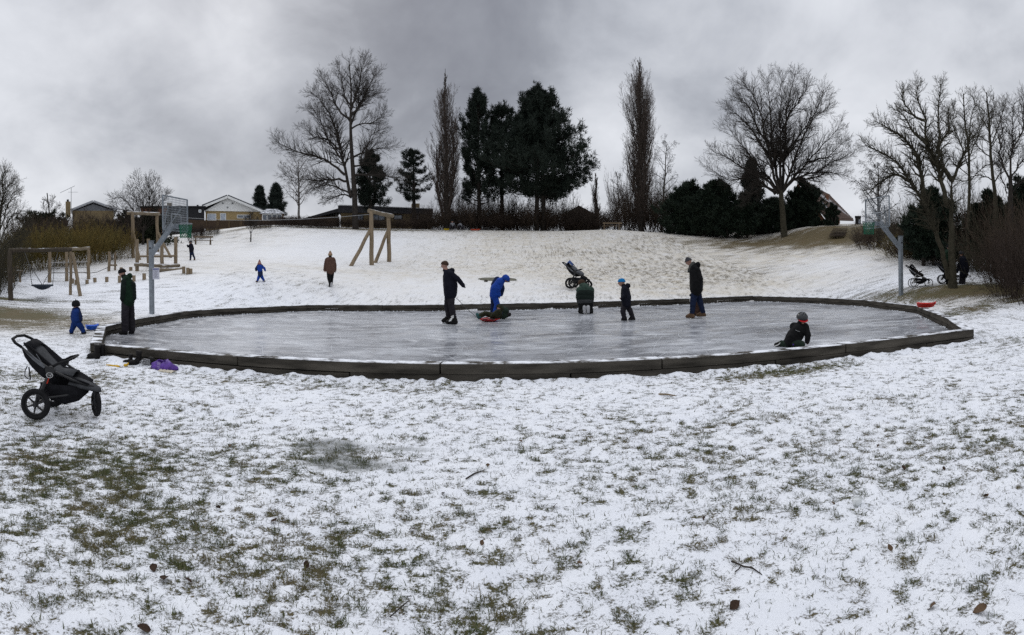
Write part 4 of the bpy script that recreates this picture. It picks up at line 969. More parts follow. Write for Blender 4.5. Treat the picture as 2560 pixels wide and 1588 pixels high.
# bank with steps
g0 = G(2094, 46); R_, A_, U_ = frame_at(2094, 46)
st = empty('garden_steps', g0, 'short flight of timber edged steps up to the steep roofed house', 'steps')
for k in range(6):
    a, b = P(2072 + k * 2.0, 590 - k * 3.5, 45.0 + k * .42), P(2112 + k * 1.4, 590 - k * 3.5, 45.0 + k * .42)
    MB().beam(a, b, .40, .055, U_).build('step', M('step_timber', (.07, .055, .045), .85, .3, 6, snow_top=.45), st)
# clipped dark shrubs in that garden
yew('garden_yew', 'dark columnar yew before the striped roof', 51, 2082, 512, 568, [(0, 18), (.5, 15), (1, 4)], 71, nb=34, size=.22, cat='shrub', sp=8)
yew('garden_box_shrub', 'low dark shrub against the cream wall', 52, 2050, 553, 568, [(0, 20), (1, 10)], 72, nb=24, size=.2, cat='shrub', sp=8)
# brown board fence on the bank
fl = empty('board_fence', G(600, 62), 'brown board fence in front of the brick house', 'fence')
def fence_run(pts, d, root):
    for (x0, y0, b0), (x1, y1, b1) in zip(pts[:-1], pts[1:]):
        nseg = max(1, int((x1 - x0) / 26))
        for k in range(nseg):
            f0, f1 = k / nseg, (k + 1) / nseg; g = .012
            a, b = P(x0 + (x1 - x0) * (f0 + g), y0 + (y1 - y0) * f0, d), P(x0 + (x1 - x0) * (f1 - g), y0 + (y1 - y0) * f1, d)
            a2, b2 = P(x0 + (x1 - x0) * (f0 + g), b0 + (b1 - b0) * f0, d), P(x0 + (x1 - x0) * (f1 - g), b0 + (b1 - b0) * f1, d)
            A = frame_at((x0 + x1) / 2, d)[1]
            MB().prism([a2, b2, b, a], A * .05).build('fence_panel', FENCEW, root)
            m = MB(); m.beam(P(x0 + (x1 - x0) * f0, y0 + (y1 - y0) * f0 - 1, d - .02), P(x0 + (x1 - x0) * f0, b0 + (b1 - b0) * f0 + 4, d - .02), .12, .12, A); m.build('fence_post', FENCEW, root)
fence_run([(470, 549.5, 572), (515, 551, 572), (660, 551.5, 570), (800, 553, 572)], 62, fl)
# ---------------------------------------------------------------- basketball hoops
GALV = M('galvanised_steel', (.20, .225, .25), .55, .22, 5, metal=.35, spec=.4); GALV2 = M('galvanised_grid', (.27, .29, .31), .55, .15, 5, metal=.3); NETG = M('green_net', (.02, .13, .075), .7, .25, 8)
def hoop(label, pole_xy, board_x, yc, s, sign):
    """s = +1 when the basket points to +X"""
    x0, y0 = pole_xy; gz = H(x0, y0); root = empty('basketball_hoop', (x0, y0, gz), label, 'basketball hoop', 'hoops at both ends of the rink')
    zt = 2.80; za = 2.42; zb0, zb1 = 3.12, 4.30; zr = 3.34
    MB().box((x0, y0, (gz - .3 + zt) / 2), (.15, .15, zt - gz + .3)).build('pole', GALV, root, bevel=.012)
    MB().box((x0, y0, zt + .01), (.17, .17, .02)).build('pole_cap', GALV, root)
    MB().tube([(x0 + .0, y0 - .08, za + .12), (x0 + .0, y0 - .095, za + .12)], .035, 10).build('bolt', BLACKW, root)
    MB().beam((x0, y0 - .0, za - .12), (board_x - s * .12, yc, zb0 + .22), .13, .15).build('arm', GALV, root)
    w = .77; fr = MB(); bx = board_x
    c = [(bx, yc - w, zb0), (bx, yc + w, zb0), (bx, yc + w, zb1), (bx, yc - w, zb1)]
    for p, q in zip(c, c[1:] + c[:1]): fr.beam(p, q, .04, .04, Vector((1, 0, 0)))
    bd = fr.build('backboard', GALV, root)
    gr = MB(); ny_, nz_ = 18, 14
    for i in range(1, ny_): y = yc - w + 2 * w * i / ny_; gr.beam((bx, y, zb0), (bx, y, zb1), .008, .012, Vector((1, 0, 0)))
    for i in range(1, nz_): z = zb0 + (zb1 - zb0) * i / nz_; gr.beam((bx, yc - w, z), (bx, yc + w, z), .008, .022, Vector((1, 0, 0)))
    tag(gr.build('wire_grid', GALV2, bd), kind='stuff')
    tg = MB(); q = [(bx + s * .03, yc - .30, zb0 + .10), (bx + s * .03, yc - .30, zb0 + .58), (bx + s * .03, yc + .30, zb0 + .58), (bx + s * .03, yc + .30, zb0 + .10)]
    for p, r in zip(q[:-1], q[1:]): tg.beam(p, r, .05, .012, Vector((1, 0, 0)))
    tg.build('target_frame', GALV2, bd)
    br = MB()
    for e in (-1, 1): br.beam((board_x - s * .55, yc + e * .02, zb0 - .05), (board_x - s * .02, yc + e * .42, zb0 + .85), .035, .035); br.beam((board_x - s * .5, yc, zb0 + .1), (board_x - s * .02, yc + e * .55, zb0 + .15), .035, .035)
    br.build('brace', GALV, root)
    MB().box((bx + s * .09, yc, zr - .07), (.18, .22, .16)).build('mounting_plate', GALV, root)
    rc = Vector((bx + s * .42, yc, zr)); N = 20
    ring = [rc + Vector((math.cos(a) * .235, math.sin(a) * .235, 0)) for a in [2 * math.pi * k / N for k in range(N)]]
    rim = MB().tube(ring, .014, 6, closed=True).build('rim', GALV2, root)
    nt_ = MB(); L = 8
    for k in range(14):
        for dr in (-1, 1):
            pts = []
            for i in range(L + 1):
                a = 2 * math.pi * (k + dr * i * .5) / 14; f = i / L; r = .23 - .035 * math.sin(f * 1.6); pts.append(rc + Vector((math.cos(a) * r, math.sin(a) * r, -.03 - .47 * f)))
            nt_.tube(pts, .0075, 4)
    nt_.build('net', NETG, rim)
    if sign:
        c = Vector((x0 + .25, y0 - .06, 1.60))
        MB().box(c, (.30, .012, .42)).build('notice', M('notice_sheet', (.52, .53, .60), .6, .1, 6), root)
        hb = MB().box(c + Vector((0, -.010, .165)), (.26, .004, .055)); tag(hb.build('notice_heading', M('notice_heading_blue', (.16, .17, .30), .6, .1, 6), root), kind='stuff')
        tx = MB()
        for k in range(8): tx.box(c + Vector((-.02 * (k % 3), -.010, .10 - .034 * k)), (.22 - .03 * (k % 3), .004, .008))
        tag(tx.build('notice_print', M('notice_ink', (.30, .30, .36), .7, .1, 6), root), kind='stuff')
        for z in (1.50, 1.72): MB().box((x0, y0, z), (.165, .165, .03)).build('strap', STEEL, root)
    return root
hoop('galvanised basketball hoop with a taped notice, beside the playground', (-12.38, 16.5), -11.25, 16.45, 1, True)
hoop('galvanised basketball hoop at the rink end near the brown thicket', (14.65, 17.6), 13.5, 17.65, -1, False)

# ---------------------------------------------------------------- log playground
LOG = M('weathered_log', (.20, .155, .105), .85, .28, 4, .35, stretch=(3, 3, .6)); LOGD = M('dark_bark_log', (.055, .045, .034), .9, .35, 5, .5, stretch=(3, 3, .6), snow_top=.25); LOGS = M('snowy_log', (.17, .14, .10), .85, .28, 4, .35, snow_top=.42)
ROPE = M('grey_rope', (.10, .10, .10), .8, .2, 20); LOGE = M('log_end', (.24, .18, .11), .85, .25, 12)
def wob(a, b, k, amt, R):
    a, b = Vector(a), Vector(b); return [a] + [a.lerp(b, i / k) + Vector((R.gauss(0, amt), R.gauss(0, amt), 0 if abs((b - a).normalized().z) > .5 else R.gauss(0, amt))) for i in range(1, k)] + [b]
PR = random.Random(5)
def post(root, px, top, base, d, r, mat=LOG, lean=0.0, name='post', sink=.25, d2=None, px2=None):
    b = P(px, base, d); t = P(px2 if px2 is not None else px + lean, top, d2 or d); b.z -= sink
    return MB().tube(wob(b, t, 4, r * .14, PR), [r * 1.05, r, r * .98, r * .95, r * .92], 9).build(name, mat, root, smooth=False)
def rail(root, a, b, r, mat=LOG, name='rail', k=4): return MB().tube(wob(P(*a), P(*b), k, r * .12, PR), [r * (1 + PR.uniform(-.05, .05)) for _ in range(k + 1)], 8).build(name, mat, root)
# nest swing
sw = empty('swing_frame', P(28, 751, 26), 'bark covered log swing frame beside the left thicket', 'swing frame')
post(sw, 28, 628, 751, 26, .12, LOGD, px2=25, sink=.2); rail(sw, (22, 626.5, 26), (178, 624, 27.2), .105, LOGD, 'top_beam', 6)
post(sw, 176, 618, 735, 27.2, .075, LOG); post(sw, 203, 632, 740, 26.6, .09, LOG, px2=181, d2=27.1, name='slanted_leg')
ns = empty('nest_swing', P(106, 714, 26.6), 'round dark nest swing hanging from the bark covered frame', 'swing')
c = P(106, 713.5, 26.6); N = 24; rr_ = .49
MB().tube([c + Vector((math.cos(a) * rr_, math.sin(a) * rr_, 0)) for a in [2 * math.pi * k / N for k in range(N)]], .045, 8, closed=True).build('ring', M('swing_rim', (.035, .045, .06), .6, .2, 8), ns)
rows = [[c + Vector((math.cos(2 * math.pi * k / N) * rr_ * f, math.sin(2 * math.pi * k / N) * rr_ * f, -.22 * (1 - f ** 2.0))) for k in range(N + 1)] for f in (.04, .35, .7, 1)]
MB().loft(rows, .012).build('basket', M('swing_net', (.030, .038, .055), .75, .3, 30, .4), ns)
for tx, sgn in ((62, -1), (144, 1)):
    t = P(tx, 631.5, 26.3 if sgn < 0 else 26.9); k = t.lerp(c, .52); k = Vector((t.x + (c.x + sgn * .30 - t.x) * .5, t.y + (c.y - t.y) * .5, (t.z + c.z) / 2 - .1))
    rp_ = MB().tube([t, t.lerp(k, .55)], .018, 5)
    for e in (-1, 1): rp_.tube([t.lerp(k, .55), c + Vector((sgn * .36, e * .33, 0))], .016, 5)
    rp_.build('rope', ROPE, ns)
# climbing bars behind
cb = empty('climbing_bars', P(167, 700, 31), 'three post log climbing bars behind the nest swing', 'climbing frame')
for x, t, b in ((124, 629, 703), (166.7, 629, 699), (221, 620, 701)): post(cb, x, t, b, 31, .10)
for y0, y1 in ((657, 654.5), (669, 668.5), (682, 681)): rail(cb, (126, y0, 30.95), (219, y1, 30.95), .028, M('steel_bar', (.28, .27, .26), .5, .1, 5, metal=.4), 'rung', 2)
rail(cb, (178, 623, 31), (225, 621, 31), .09, LOGS, 'top_beam')
pk = empty('low_log_bench', P(40, 690, 30), 'low log perch beside the bark covered swing post', 'log seat')
rail(pk, (33, 669.5, 30), (48, 669.5, 30), .05, LOG, 'rail'); post(pk, 34, 668, 696, 30, .07); rail(pk, (40, 678, 29.7), (58, 678, 29.7), .06, LOGS, 'seat'); post(pk, 50, 679, 694, 29.7, .06)
# rope crossing
rc_ = empty('rope_crossing', P(280, 677, 33), 'two short log posts holding the sagging rope', 'rope crossing')
post(rc_, 272.5, 629, 678, 33, .09); post(rc_, 288, 631, 678, 33.2, .06); rail(rc_, (274, 663, 33), (293, 663, 33), .05, LOG, 'crossbar', 2)
a, b = P(199, 681, 31), P(270, 669, 33); MB().tube([a, a.lerp(b, .3) - Vector((0, 0, .14)), a.lerp(b, .6) - Vector((0, 0, .16)), a.lerp(b, .85) - Vector((0, 0, .05)), b], .02, 5).build('rope', ROPE, rc_)
# tall cableway gate, left end
tg_ = empty('tall_log_gate', P(360, 640, 39), 'tall two post log gate above the thicket at the cableway end', 'log gate')
post(tg_, 334, 533, 646, 39, .13, px2=331); post(tg_, 395, 535, 634, 40, .12, px2=392.5); rail(tg_, (318, 533, 39), (399, 535, 40), .12, LOGS, 'top_beam')
post(tg_, 351, 577, 648, 37.8, .09, px2=333, d2=39, name='brace'); post(tg_, 427, 580, 635, 38.8, .09, px2=394.5, d2=40, name='brace')
# platform of logs
pf = empty('log_platform', P(400, 672, 32), 'low log platform with four upright posts behind the hoop pole', 'play platform')
for x, t, b, dd in ((343, 598, 675, 32), (371, 597, 666, 33.5), (405, 608, 671, 31.6), (439, 593, 669, 33)): post(pf, x, t, b, dd, .11)
rail(pf, (343, 641, 32), (405, 641, 31.6), .06); rail(pf, (405, 641, 31.6), (439, 640, 33), .06); rail(pf, (371, 640, 33.5), (439, 640, 33), .05)
MB().prism([P(386, 643, 32.2), P(415, 643, 32.2), P(415, 633, 33.2), P(386, 633, 33.2)], (0, 0, .07)).build('deck', LOGS, pf)
rail(pf, (336, 661.5, 31.6), (425, 665, 31.2), .10, LOGS, 'log'); rail(pf, (405, 667, 31), (448, 664, 31.8), .10, LOGS, 'log'); rail(pf, (374, 676, 30.5), (455, 674, 31), .12, LOGS, 'log')
# stepping stumps
for k, (x, t, b) in enumerate([(459.5, 667, 684), (469.6, 670, 686), (477, 672, 685), (327, 668, 677), (303, 669, 677), (360.6, 684, 700), (299, 690, 707), (267, 692.5, 705.5), (238, 695, 706), (217.7, 700, 710), (190.5, 700, 712), (181, 697, 709), (335, 689, 704)]):
    g, dd = hit(x, b); t_ = P(x, t, dd); r = (4.4 if k != 5 else 4.8) * dd / F
    tx = {0: 'log stump at the near end of the log platform, left of three', 1: 'tallest of three log stumps beside the log platform', 2: 'short log stump behind two others beside the log platform', 3: 'small log stump between the gate and the platform', 4: 'half hidden log stump behind the man in green', 5: 'lone log stump beside the hoop pole notice',
          6: 'log stump close behind the green jacket man', 7: 'log stump second left of the man in green', 8: 'leaning log stump right of the climbing bars', 9: 'log stump just under the climbing bars end post', 10: 'log stump behind the slanted swing leg', 11: 'log stump behind the upright swing leg', 12: 'log stump hidden behind the man in green, nearest the hoop pole'}[k]
    lean = Vector((.03, 0, 0)) if k == 8 else Vector((0, 0, 0))
    st_ = empty('log_stump', g, tx, 'stump', 'stepping stumps of the playground')
    top = Vector((g.x, g.y, max(t_.z, g.z + .15))) - lean
    MB().tube([g - Vector((0, 0, .15)), top], r, 10).build('stump_side', LOG, st_); MB().tube([top, top + Vector((0, 0, .012))], r * .97, 10).build('stump_top', LOGE, st_)
# cableway start gate on the slope and its wire
zg = empty('cableway_gate', P(928, 662, 34), 'open log gate of the cableway standing on the snowy slope', 'log gate')
post(zg, 929.5, 528, 663, 34, .135, px2=928); post(zg, 972.5, 537, 654, 35.5, .135, px2=970.5); rail(zg, (922, 527, 34), (982, 540, 35.6), .13, LOGS, 'top_beam')
post(zg, 873, 576, 663, 33, .115, px2=925, d2=34, name='brace'); post(zg, 936.5, 579, 651.5, 35, .11, px2=969, d2=35.5, name='brace')
wp = [P(926.5, 536, 34), P(850, 542.5, 34.6), P(760, 548, 35.4), P(660, 551, 36.4), P(560, 550.5, 37.6), P(470, 545, 38.6), P(398, 537, 39.5)]
tag(MB().tube(wp, .014, 5).build('cableway_wire', STEEL, origin=tuple(wp[0])), 'thin steel cableway wire sagging between the two log gates', 'wire')
# benches
BEN = M('bench_wood', (.14, .105, .07), .8, .25, 6, .2, snow_top=.35)
def bench(label, d, x0, x1, yb, ys_, yf, mat, plank=2):
    m = (x0 + x1) / 2; R_, A_, U_ = frame_at(m, d); g = G(m, d); root = empty('park_bench', g, label, 'bench', 'benches on the slope')
    for k in range(2): MB().beam(P(x0, ys_ + k * .2, d - .18 + k * .16) , P(x1, ys_ + k * .2, d - .18 + k * .16), .14, .045, U_).build('seat_plank', mat, root)
    MB().beam(P(x0 + 1, yb, d + .14), P(x1, yb, d + .14), .035, .15, U_).build('backrest', mat, root)
    for x in (x0 + 5, x1 - 7): MB().beam(P(x, yf + 2, d - .05), P(x, ys_, d - .05), .16, .10, A_).build('leg', mat, root); MB().beam(P(x, ys_, d + .1), P(x, yb - 2, d + .15), .09, .05, A_).build('back_post', mat, root)
    return root
bench('wooden bench on the slope below the black garage', 51, 484, 533, 592.5, 601, 611, BEN); bench('wooden bench on the crest against the brown hedge', 55, 1506, 1555, 558, 565, 575, BEN)
# ---------------------------------------------------------------- strollers (local frame: x forward, y to the left, z up, origin under the rear axle)
RUB = M('black_rubber', (.012, .012, .013), .75, .3, 12, .2); BLKP = M('black_plastic', (.014, .014, .015), .5, .2, 10, spec=.4); BLKF = M('black_fabric', (.010, .010, .012), .9, .35, 14, .3)
GRYF = M('charcoal_fabric', (.050, .052, .056), .9, .25, 14, .3); GRYF2 = M('grey_fabric', (.11, .115, .125), .9, .25, 14, .3); BLUF = M('blue_fabric', (.04, .075, .20), .85, .2, 10); SILV = M('silver_tube', (.45, .45, .44), .35, .1, 6, metal=.6); REDP = M('red_tag', (.35, .03, .015), .6, .1, 6); WHT = M('white_print', (.62, .62, .62), .6, .05, 6); HOLL = M('fork_grey', (.030, .031, .034), .5, .2, 8)
def stroller(label, loc, yaw, S=1.0, seat=BLKF, inner=GRYF, frame=BLKP, spokes=6, tyre=.028, rw=.17, fw=.145, swivel=0.0, canopy=None, bundle=None, logo=False, fx=.60, rim_m=None, hand_z=.89, basket=BLKF, squash=.92):
    M4 = Matrix.Translation(Vector(loc)) @ Matrix.Rotation(yaw, 4, 'Z') @ Matrix.Scale(S, 4)
    root = empty('jogging_stroller', Vector(loc), label, 'stroller', 'three wheeled strollers')
    def put(mb, name, mat, parent=None, smooth=False, bevel=0):
        if name not in ('wheel', 'tyre', 'rim', 'spokes'):
            for v in mb.v:
                if v.z > .3: v.z = .3 + (v.z - .3) * squash
                if v.x < 0: v.x *= .86
        return mb.xf(M4).build(name, mat, parent or root, smooth=smooth, bevel=bevel)
    def wheel(c, r, ang):
        c = Vector(c); Rz = Matrix.Rotation(ang, 3, 'Z'); N = 28
        cir = lambda rr, y=0: [c + Rz @ Vector((math.cos(a) * rr, y, math.sin(a) * rr)) for a in [2 * math.pi * k / N for k in range(N)]]
        w = put(MB().ball(c, (.034, .036, .034), 10, 6, Rz).tube([c + Rz @ Vector((0, -.045, 0)), c + Rz @ Vector((0, .045, 0))], .022, 10), 'wheel', BLKP)
        put(MB().tube(cir(r - tyre), tyre, 8, closed=True), 'tyre', RUB, w, True)
        put(MB().tube(cir(r - tyre * 2.1), tyre * .42, 6, closed=True), 'rim', rim_m or BLKP, w, True)
        sp = MB()
        for k in range(spokes):
            a = 2 * math.pi * k / spokes + .35; e = Rz @ Vector((math.cos(a), 0, math.sin(a))); sp.tube([c + e * .03, c + e * (r - tyre * 2)], [.013, .008] if spokes < 8 else .003, 5)
        o = put(sp, 'spokes', rim_m or BLKP, w); o['kind'] = 'stuff'
    for y in (-.31, .31): wheel((0, y, rw), rw, 0)
    wheel((fx, 0, fw), fw, swivel)
    for y in (-1, 1):
        A, B, C = (-.20, .26 * y, hand_z), (.16, .27 * y, .60), (fx - .02, .05 * y, .34)
        put(MB().tube([A, (-.02, .265 * y, .745), B, (.38, .19 * y, .46), C], .017, 8), 'frame_tube', frame, smooth=True)
        put(MB().tube([(.17, .27 * y, .585), (.10, .285 * y, .42), (.02, .285 * y, .22), (0, .28 * y, rw)], [.026, .022, .020, .020], 8), 'rear_leg', frame, smooth=True)
        put(MB().tube([(.16, .255 * y, .60), (.16, .295 * y, .60)], .055, 14), 'hinge', BLKP)
        put(MB().tube([(.0, .27 * y, rw + .05), (.30, .20 * y, rw + .09), (fx - .06, .06 * y, .32)], .012, 6), 'lower_rail', frame)
    put(MB().tube([(0, -.29, rw), (0, .29, rw)], .014, 8), 'axle', frame)
    hz = hand_z
    put(MB().tube([(-.20, -.26, hz), (-.29, -.255, hz + .055), (-.355, -.19, hz + .10), (-.375, 0, hz + .115), (-.355, .19, hz + .10), (-.29, .255, hz + .055), (-.20, .26, hz)], .021, 8), 'handlebar', RUB, smooth=True)
    # seat shell: cross sections from the head end to the foot end (x, z centre, half width, depth of the trough)
    prof = [(-.235, .885, .20, .02), (-.20, .80, .215, .07), (-.12, .69, .225, .10), (-.02, .575, .23, .11), (.08, .475, .23, .11), (.17, .43, .225, .07), (.30, .455, .205, .03), (.42, .40, .17, .02), (.54, .345, .12, .012)]
    rows = []
    for x, z, w, dpt in prof:
        rise = dpt * 1.2 + .03; nx_ = .55 if x < .1 else .1
        rows.append([(x + nx_ * rise * abs(t) ** 2.2, w * t, z + rise * abs(t) ** 2.2) for t in (-1, -.85, -.6, -.3, 0, .3, .6, .85, 1)])
    put(MB().loft(rows, .018), 'seat', seat, smooth=True)
    for y in (-1, 1):                                # side wings between frame and seat
        put(MB().loft([[(-.20, .255 * y, hz - .02), (-.16, .25 * y, .76), (-.06, .25 * y, .62), (.06, .25 * y, .50), (.16, .24 * y, .44)],
                       [(-.17, .25 * y, hz - .01), (-.08, .26 * y, .80), (.03, .265 * y, .71), (.10, .265 * y, .64), (.20, .25 * y, .52)]], .012 * y), 'side_panel', seat)
    pad = [(-.17, .865, .15), (-.06, .72, .165), (.06, .57, .17), (.13, .50, .17), (.22, .488, .165), (.33, .478, .155)]
    put(MB().loft([[(x + .05, w * t, z + .035 * (1 - t * t) + .02) for t in (-1, -.5, 0, .5, 1)] for x, z, w in pad], .02), 'seat_pad', inner, smooth=True)
    put(MB().loft([[(-.21, .18 * t, hz + .005 + .03 * (1 - t * t)) for t in (-1, -.5, 0, .5, 1)], [(-.14, .20 * t, hz + .02 + .05 * (1 - t * t)) for t in (-1, -.5, 0, .5, 1)], [(-.06, .21 * t, hz - .05 + .05 * (1 - t * t)) for t in (-1, -.5, 0, .5, 1)]], .015), 'folded_hood', seat, smooth=True)
    put(MB().loft([[(-.02, .225 * y_, .80), (-.0, .24 * y_, .78), (.05, .255 * y_, .70)] for y_ in (-1, -1.04)], .006), 'hood_rib', GRYF2); put(MB().loft([[(-.13, -.262, .86), (-.03, -.272, .775), (.07, -.276, .69), (.11, -.276, .65)], [(-.15, -.262, .83), (-.06, -.272, .74), (.04, -.276, .655), (.09, -.276, .62)]], .008), 'hood_edge', GRYF2)
    put(MB().loft([[(-.13, .262, .86), (-.03, .272, .775), (.07, .276, .69)], [(-.15, .262, .84), (-.06, .272, .755), (.04, .276, .675)]], .008), 'hood_edge', GRYF2)
    ft = [(fx - .26, .46, .20), (fx - .14, .415, .17), (fx - .04, .37, .125), (fx + .035, .335, .07), (fx + .055, .315, .02)]
    put(MB().loft([[(x, w * t, z - .045 * abs(t) ** 3) for t in (-1, -.8, -.4, 0, .4, .8, 1)] for x, z, w in ft], -.035), 'footrest', GRYF if inner is GRYF else seat, smooth=True)
    put(MB().tube([(.15, -.265, .625), (.24, -.255, .685), (.345, -.20, .725), (.36, 0, .73), (.345, .20, .725), (.24, .255, .685), (.15, .265, .625)], .017, 8), 'bumper_bar', RUB, smooth=True)
    bk = [(.03, .42, .30, .22), (.14, .40, .20, .23), (.28, .39, .16, .21), (.40, .37, .19, .17), (fx - .10, .345, .28, .09)]
    rows = [[(x, w, zt), (x, w * .95, zt * .5 + zb * .5), (x, w * .7, zb), (x, 0, zb - .015), (x, -w * .7, zb), (x, -w * .95, zt * .5 + zb * .5), (x, -w, zt)] for x, zt, zb, w in bk]
    put(MB().loft(rows, .012), 'basket', basket, smooth=True)
    if logo:
        put(MB().box((.135, -.292, .47), (.022, .012, .10), Matrix.Rotation(.25, 3, 'Y')), 'pull_tag', REDP)
        c = Vector((.158, -.302, .535)); N = 24
        lg = MB().tube([c + Vector((math.cos(2 * math.pi * k / N) * .036, 0, math.sin(2 * math.pi * k / N) * .034)) for k in range(N)], .0028, 5, closed=True)
        lg.tube([c + Vector((x * .001, 0, z * .001)) for x, z in ((-27, -2), (-20, 10), (-15, -4), (-9, 7), (-3, -5), (4, 6), (9, -6), (15, 4), (22, 12), (27, 8))], .0026, 5)
        lg.tube([c + Vector((x * .001, 0, z * .001)) for x, z in ((2, -6), (10, -14), (20, -10), (12, -4))], .0022, 5)
        put(MB().tube([c + Vector((0, .012, 0)), c + Vector((0, .002, 0))], .040, 20), 'badge', BLKP); tag(put(lg, 'badge_print', WHT), kind='stuff')
        put(MB().tube([(-.135, -.24, .63), (-.16, -.25, .57), (-.165, -.25, .50), (-.13, -.25, .465), (-.09, -.25, .455)], .007, 5).tube([(-.115, -.24, .62), (-.10, -.25, .54), (-.09, -.25, .45)], .010, 5), 'hanging_strap', BLKF)
    for y in (-1, 1): put(MB().tube([(fx - .03, .045 * y, .33), (fx - .005, .055 * y, .27), (fx, .05 * y, fw)], [.018, .016, .014], 7), 'fork_blade', HOLL)
    put(MB().ball((fx - .01, 0, .31), (.05, .045, .035)), 'fork_crown', HOLL, smooth=True)
    if canopy:
        put(MB().loft([[(-.25 + .16 * f, .22 * t, hz - .02 + .20 * f * (1 - .3 * t * t) - .02 * abs(t)) for t in (-1, -.7, -.35, 0, .35, .7, 1)] for f in (0, .35, .7, 1)] + [[(.06, .23 * t, hz + .02 - .06 * abs(t)) for t in (-1, -.7, -.35, 0, .35, .7, 1)]], .02), 'canopy', canopy, smooth=True)
    if bundle:
        put(MB().ball((.06, 0, .72), (.19, .17, .13), 12, 8, Matrix.Rotation(.75, 3, 'Y')).ball((.26, 0, .58), (.20, .16, .10), 12, 8, Matrix.Rotation(.35, 3, 'Y')), 'footmuff', bundle, smooth=True)
    return root
g = P(103.5 + 24, 1040, 6.62); g = Vector((-4.90, 4.42, H(-4.90, 4.42)))
stroller('large black jogging stroller parked in the near left snow', (g.x, g.y, g.z + .012), math.radians(30), 1.04, swivel=math.radians(-62), logo=True, frame=BLKP, squash=.80)
g, dd = hit(1430, 722.5); s_ = frame_at(1430, dd)
stroller('stroller with grey padded seat and blue canopy behind the kneeling person', (g.x, g.y, g.z + .01), math.radians(-16), 1.32, seat=BLKF, inner=GRYF2, canopy=BLUF, bundle=GRYF2, tyre=.030, rw=.20)
g, dd = hit(2284, 719.5)
stroller('silver framed stroller with a dark bundle right of the hoop pole', (g.x, g.y, g.z + .01), math.radians(-50), 1.0, seat=BLKF, inner=BLKF, frame=SILV, spokes=16, tyre=.014, rw=.20, fw=.19, fx=.66, rim_m=SILV, bundle=M('dark_footmuff', (.020, .015, .014), .9, .3, 8), canopy=BLKF)
g, dd = hit(2396, 713, 18, 40)
stroller('dark stroller half hidden behind the forking tree trunk', (g.x - .1, g.y + .9, H(g.x - .1, g.y + .9) + .01), math.radians(-48), 1.0, seat=BLKF, inner=BLKF, spokes=16, tyre=.016, rw=.20, fw=.19, fx=.70)
# ---------------------------------------------------------------- people: one continuous skin grown round a traced pose
SKIN = M('skin', (.36, .215, .165), .6, .08, 20); EYE = M('eye_dark', (.01, .01, .01), .4, .1, 5); HAIR = M('brown_hair', (.045, .027, .017), .8, .4, 60, stretch=(1, 1, .2))
NAVY = M('navy_parka', (.0075, .008, .014), .85, .35, 9, .25); DKTR = M('dark_trousers', (.020, .018, .022), .85, .35, 9, .25); BLKB = M('black_boots', (.010, .009, .009), .6, .3, 12); BLKC = M('black_coat', (.0075, .0075, .008), .85, .35, 9, .25)
SBLUE2 = M('snowsuit_deep_blue', (.008, .028, .13), .8, .25, 9, .2); SBLUE = M('snowsuit_blue', (.010, .045, .26), .75, .25, 9, .2); SNAVY = M('snowsuit_navy', (.010, .018, .055), .8, .3, 9, .2); GREENJ = M('green_jacket', (.0075, .021, .0115), .85, .3, 9, .25); GREEND = M('dark_green_jacket', (.008, .013, .011), .85, .3, 9, .25); GRTOP = M('grey_green_jacket', (.030, .052, .040), .8, .25, 9, .25); GREYH = M('grey_hem', (.042, .044, .046), .85, .2, 9)
JEAN = M('dark_jeans', (.010, .016, .040), .85, .3, 12, .2); TAN = M('tan_boots', (.105, .064, .038), .7, .25, 12); SOLE = M('pale_soles', (.36, .36, .37), .8, .15, 12); HATB = M('black_knit', (.010, .010, .011), .95, .4, 30, .3); HATG = M('grey_knit', (.042, .042, .046), .95, .35, 30, .3); HATBL = M('blue_knit', (.010, .15, .36), .95, .2, 30, .3); SCARF = M('grey_scarf', (.060, .060, .055), .95, .3, 20, .3)
OLIVE = M('camouflage_suit', (.020, .021, .011), .85, .6, 14, .2); TEAL = M('teal_boots', (.03, .085, .085), .7, .3, 12); BROWNJ = M('brown_fleece', (.085, .048, .036), .95, .25, 14, .4); TANH = M('tan_hat', (.22, .155, .085), .95, .2, 30, .3); PINKH = M('pink_hat', (.24, .115, .115), .95, .2, 30, .3); GLOVE = M('dark_gloves', (.012, .012, .014), .8, .3, 12); BROWNT = M('brown_trousers', (.045, .024, .018), .85, .3, 9); REDV = M('red_peak', (.42, .012, .018), .5, .15, 8); HELM = M('black_helmet', (.018, .020, .022), .35, .25, 10, spec=.5); DGREEN = M('moss_trousers', (.016, .026, .018), .85, .3, 10); PALESH = M('grey_shoes', (.18, .18, .19), .8, .2, 10); WHITEL = M('white_laces', (.70, .70, .68), .7, .05, 10); STEELB = M('skate_blade', (.50, .51, .52), .3, .1, 8, metal=.7); PURP = M('purple_cloth', (.055, .022, .17), .8, .3, 9, .3); LTJ = M('light_jacket', (.17, .175, .19), .85, .2, 8); ORNG = M('orange_trim', (.35, .10, .02), .8, .2, 8)
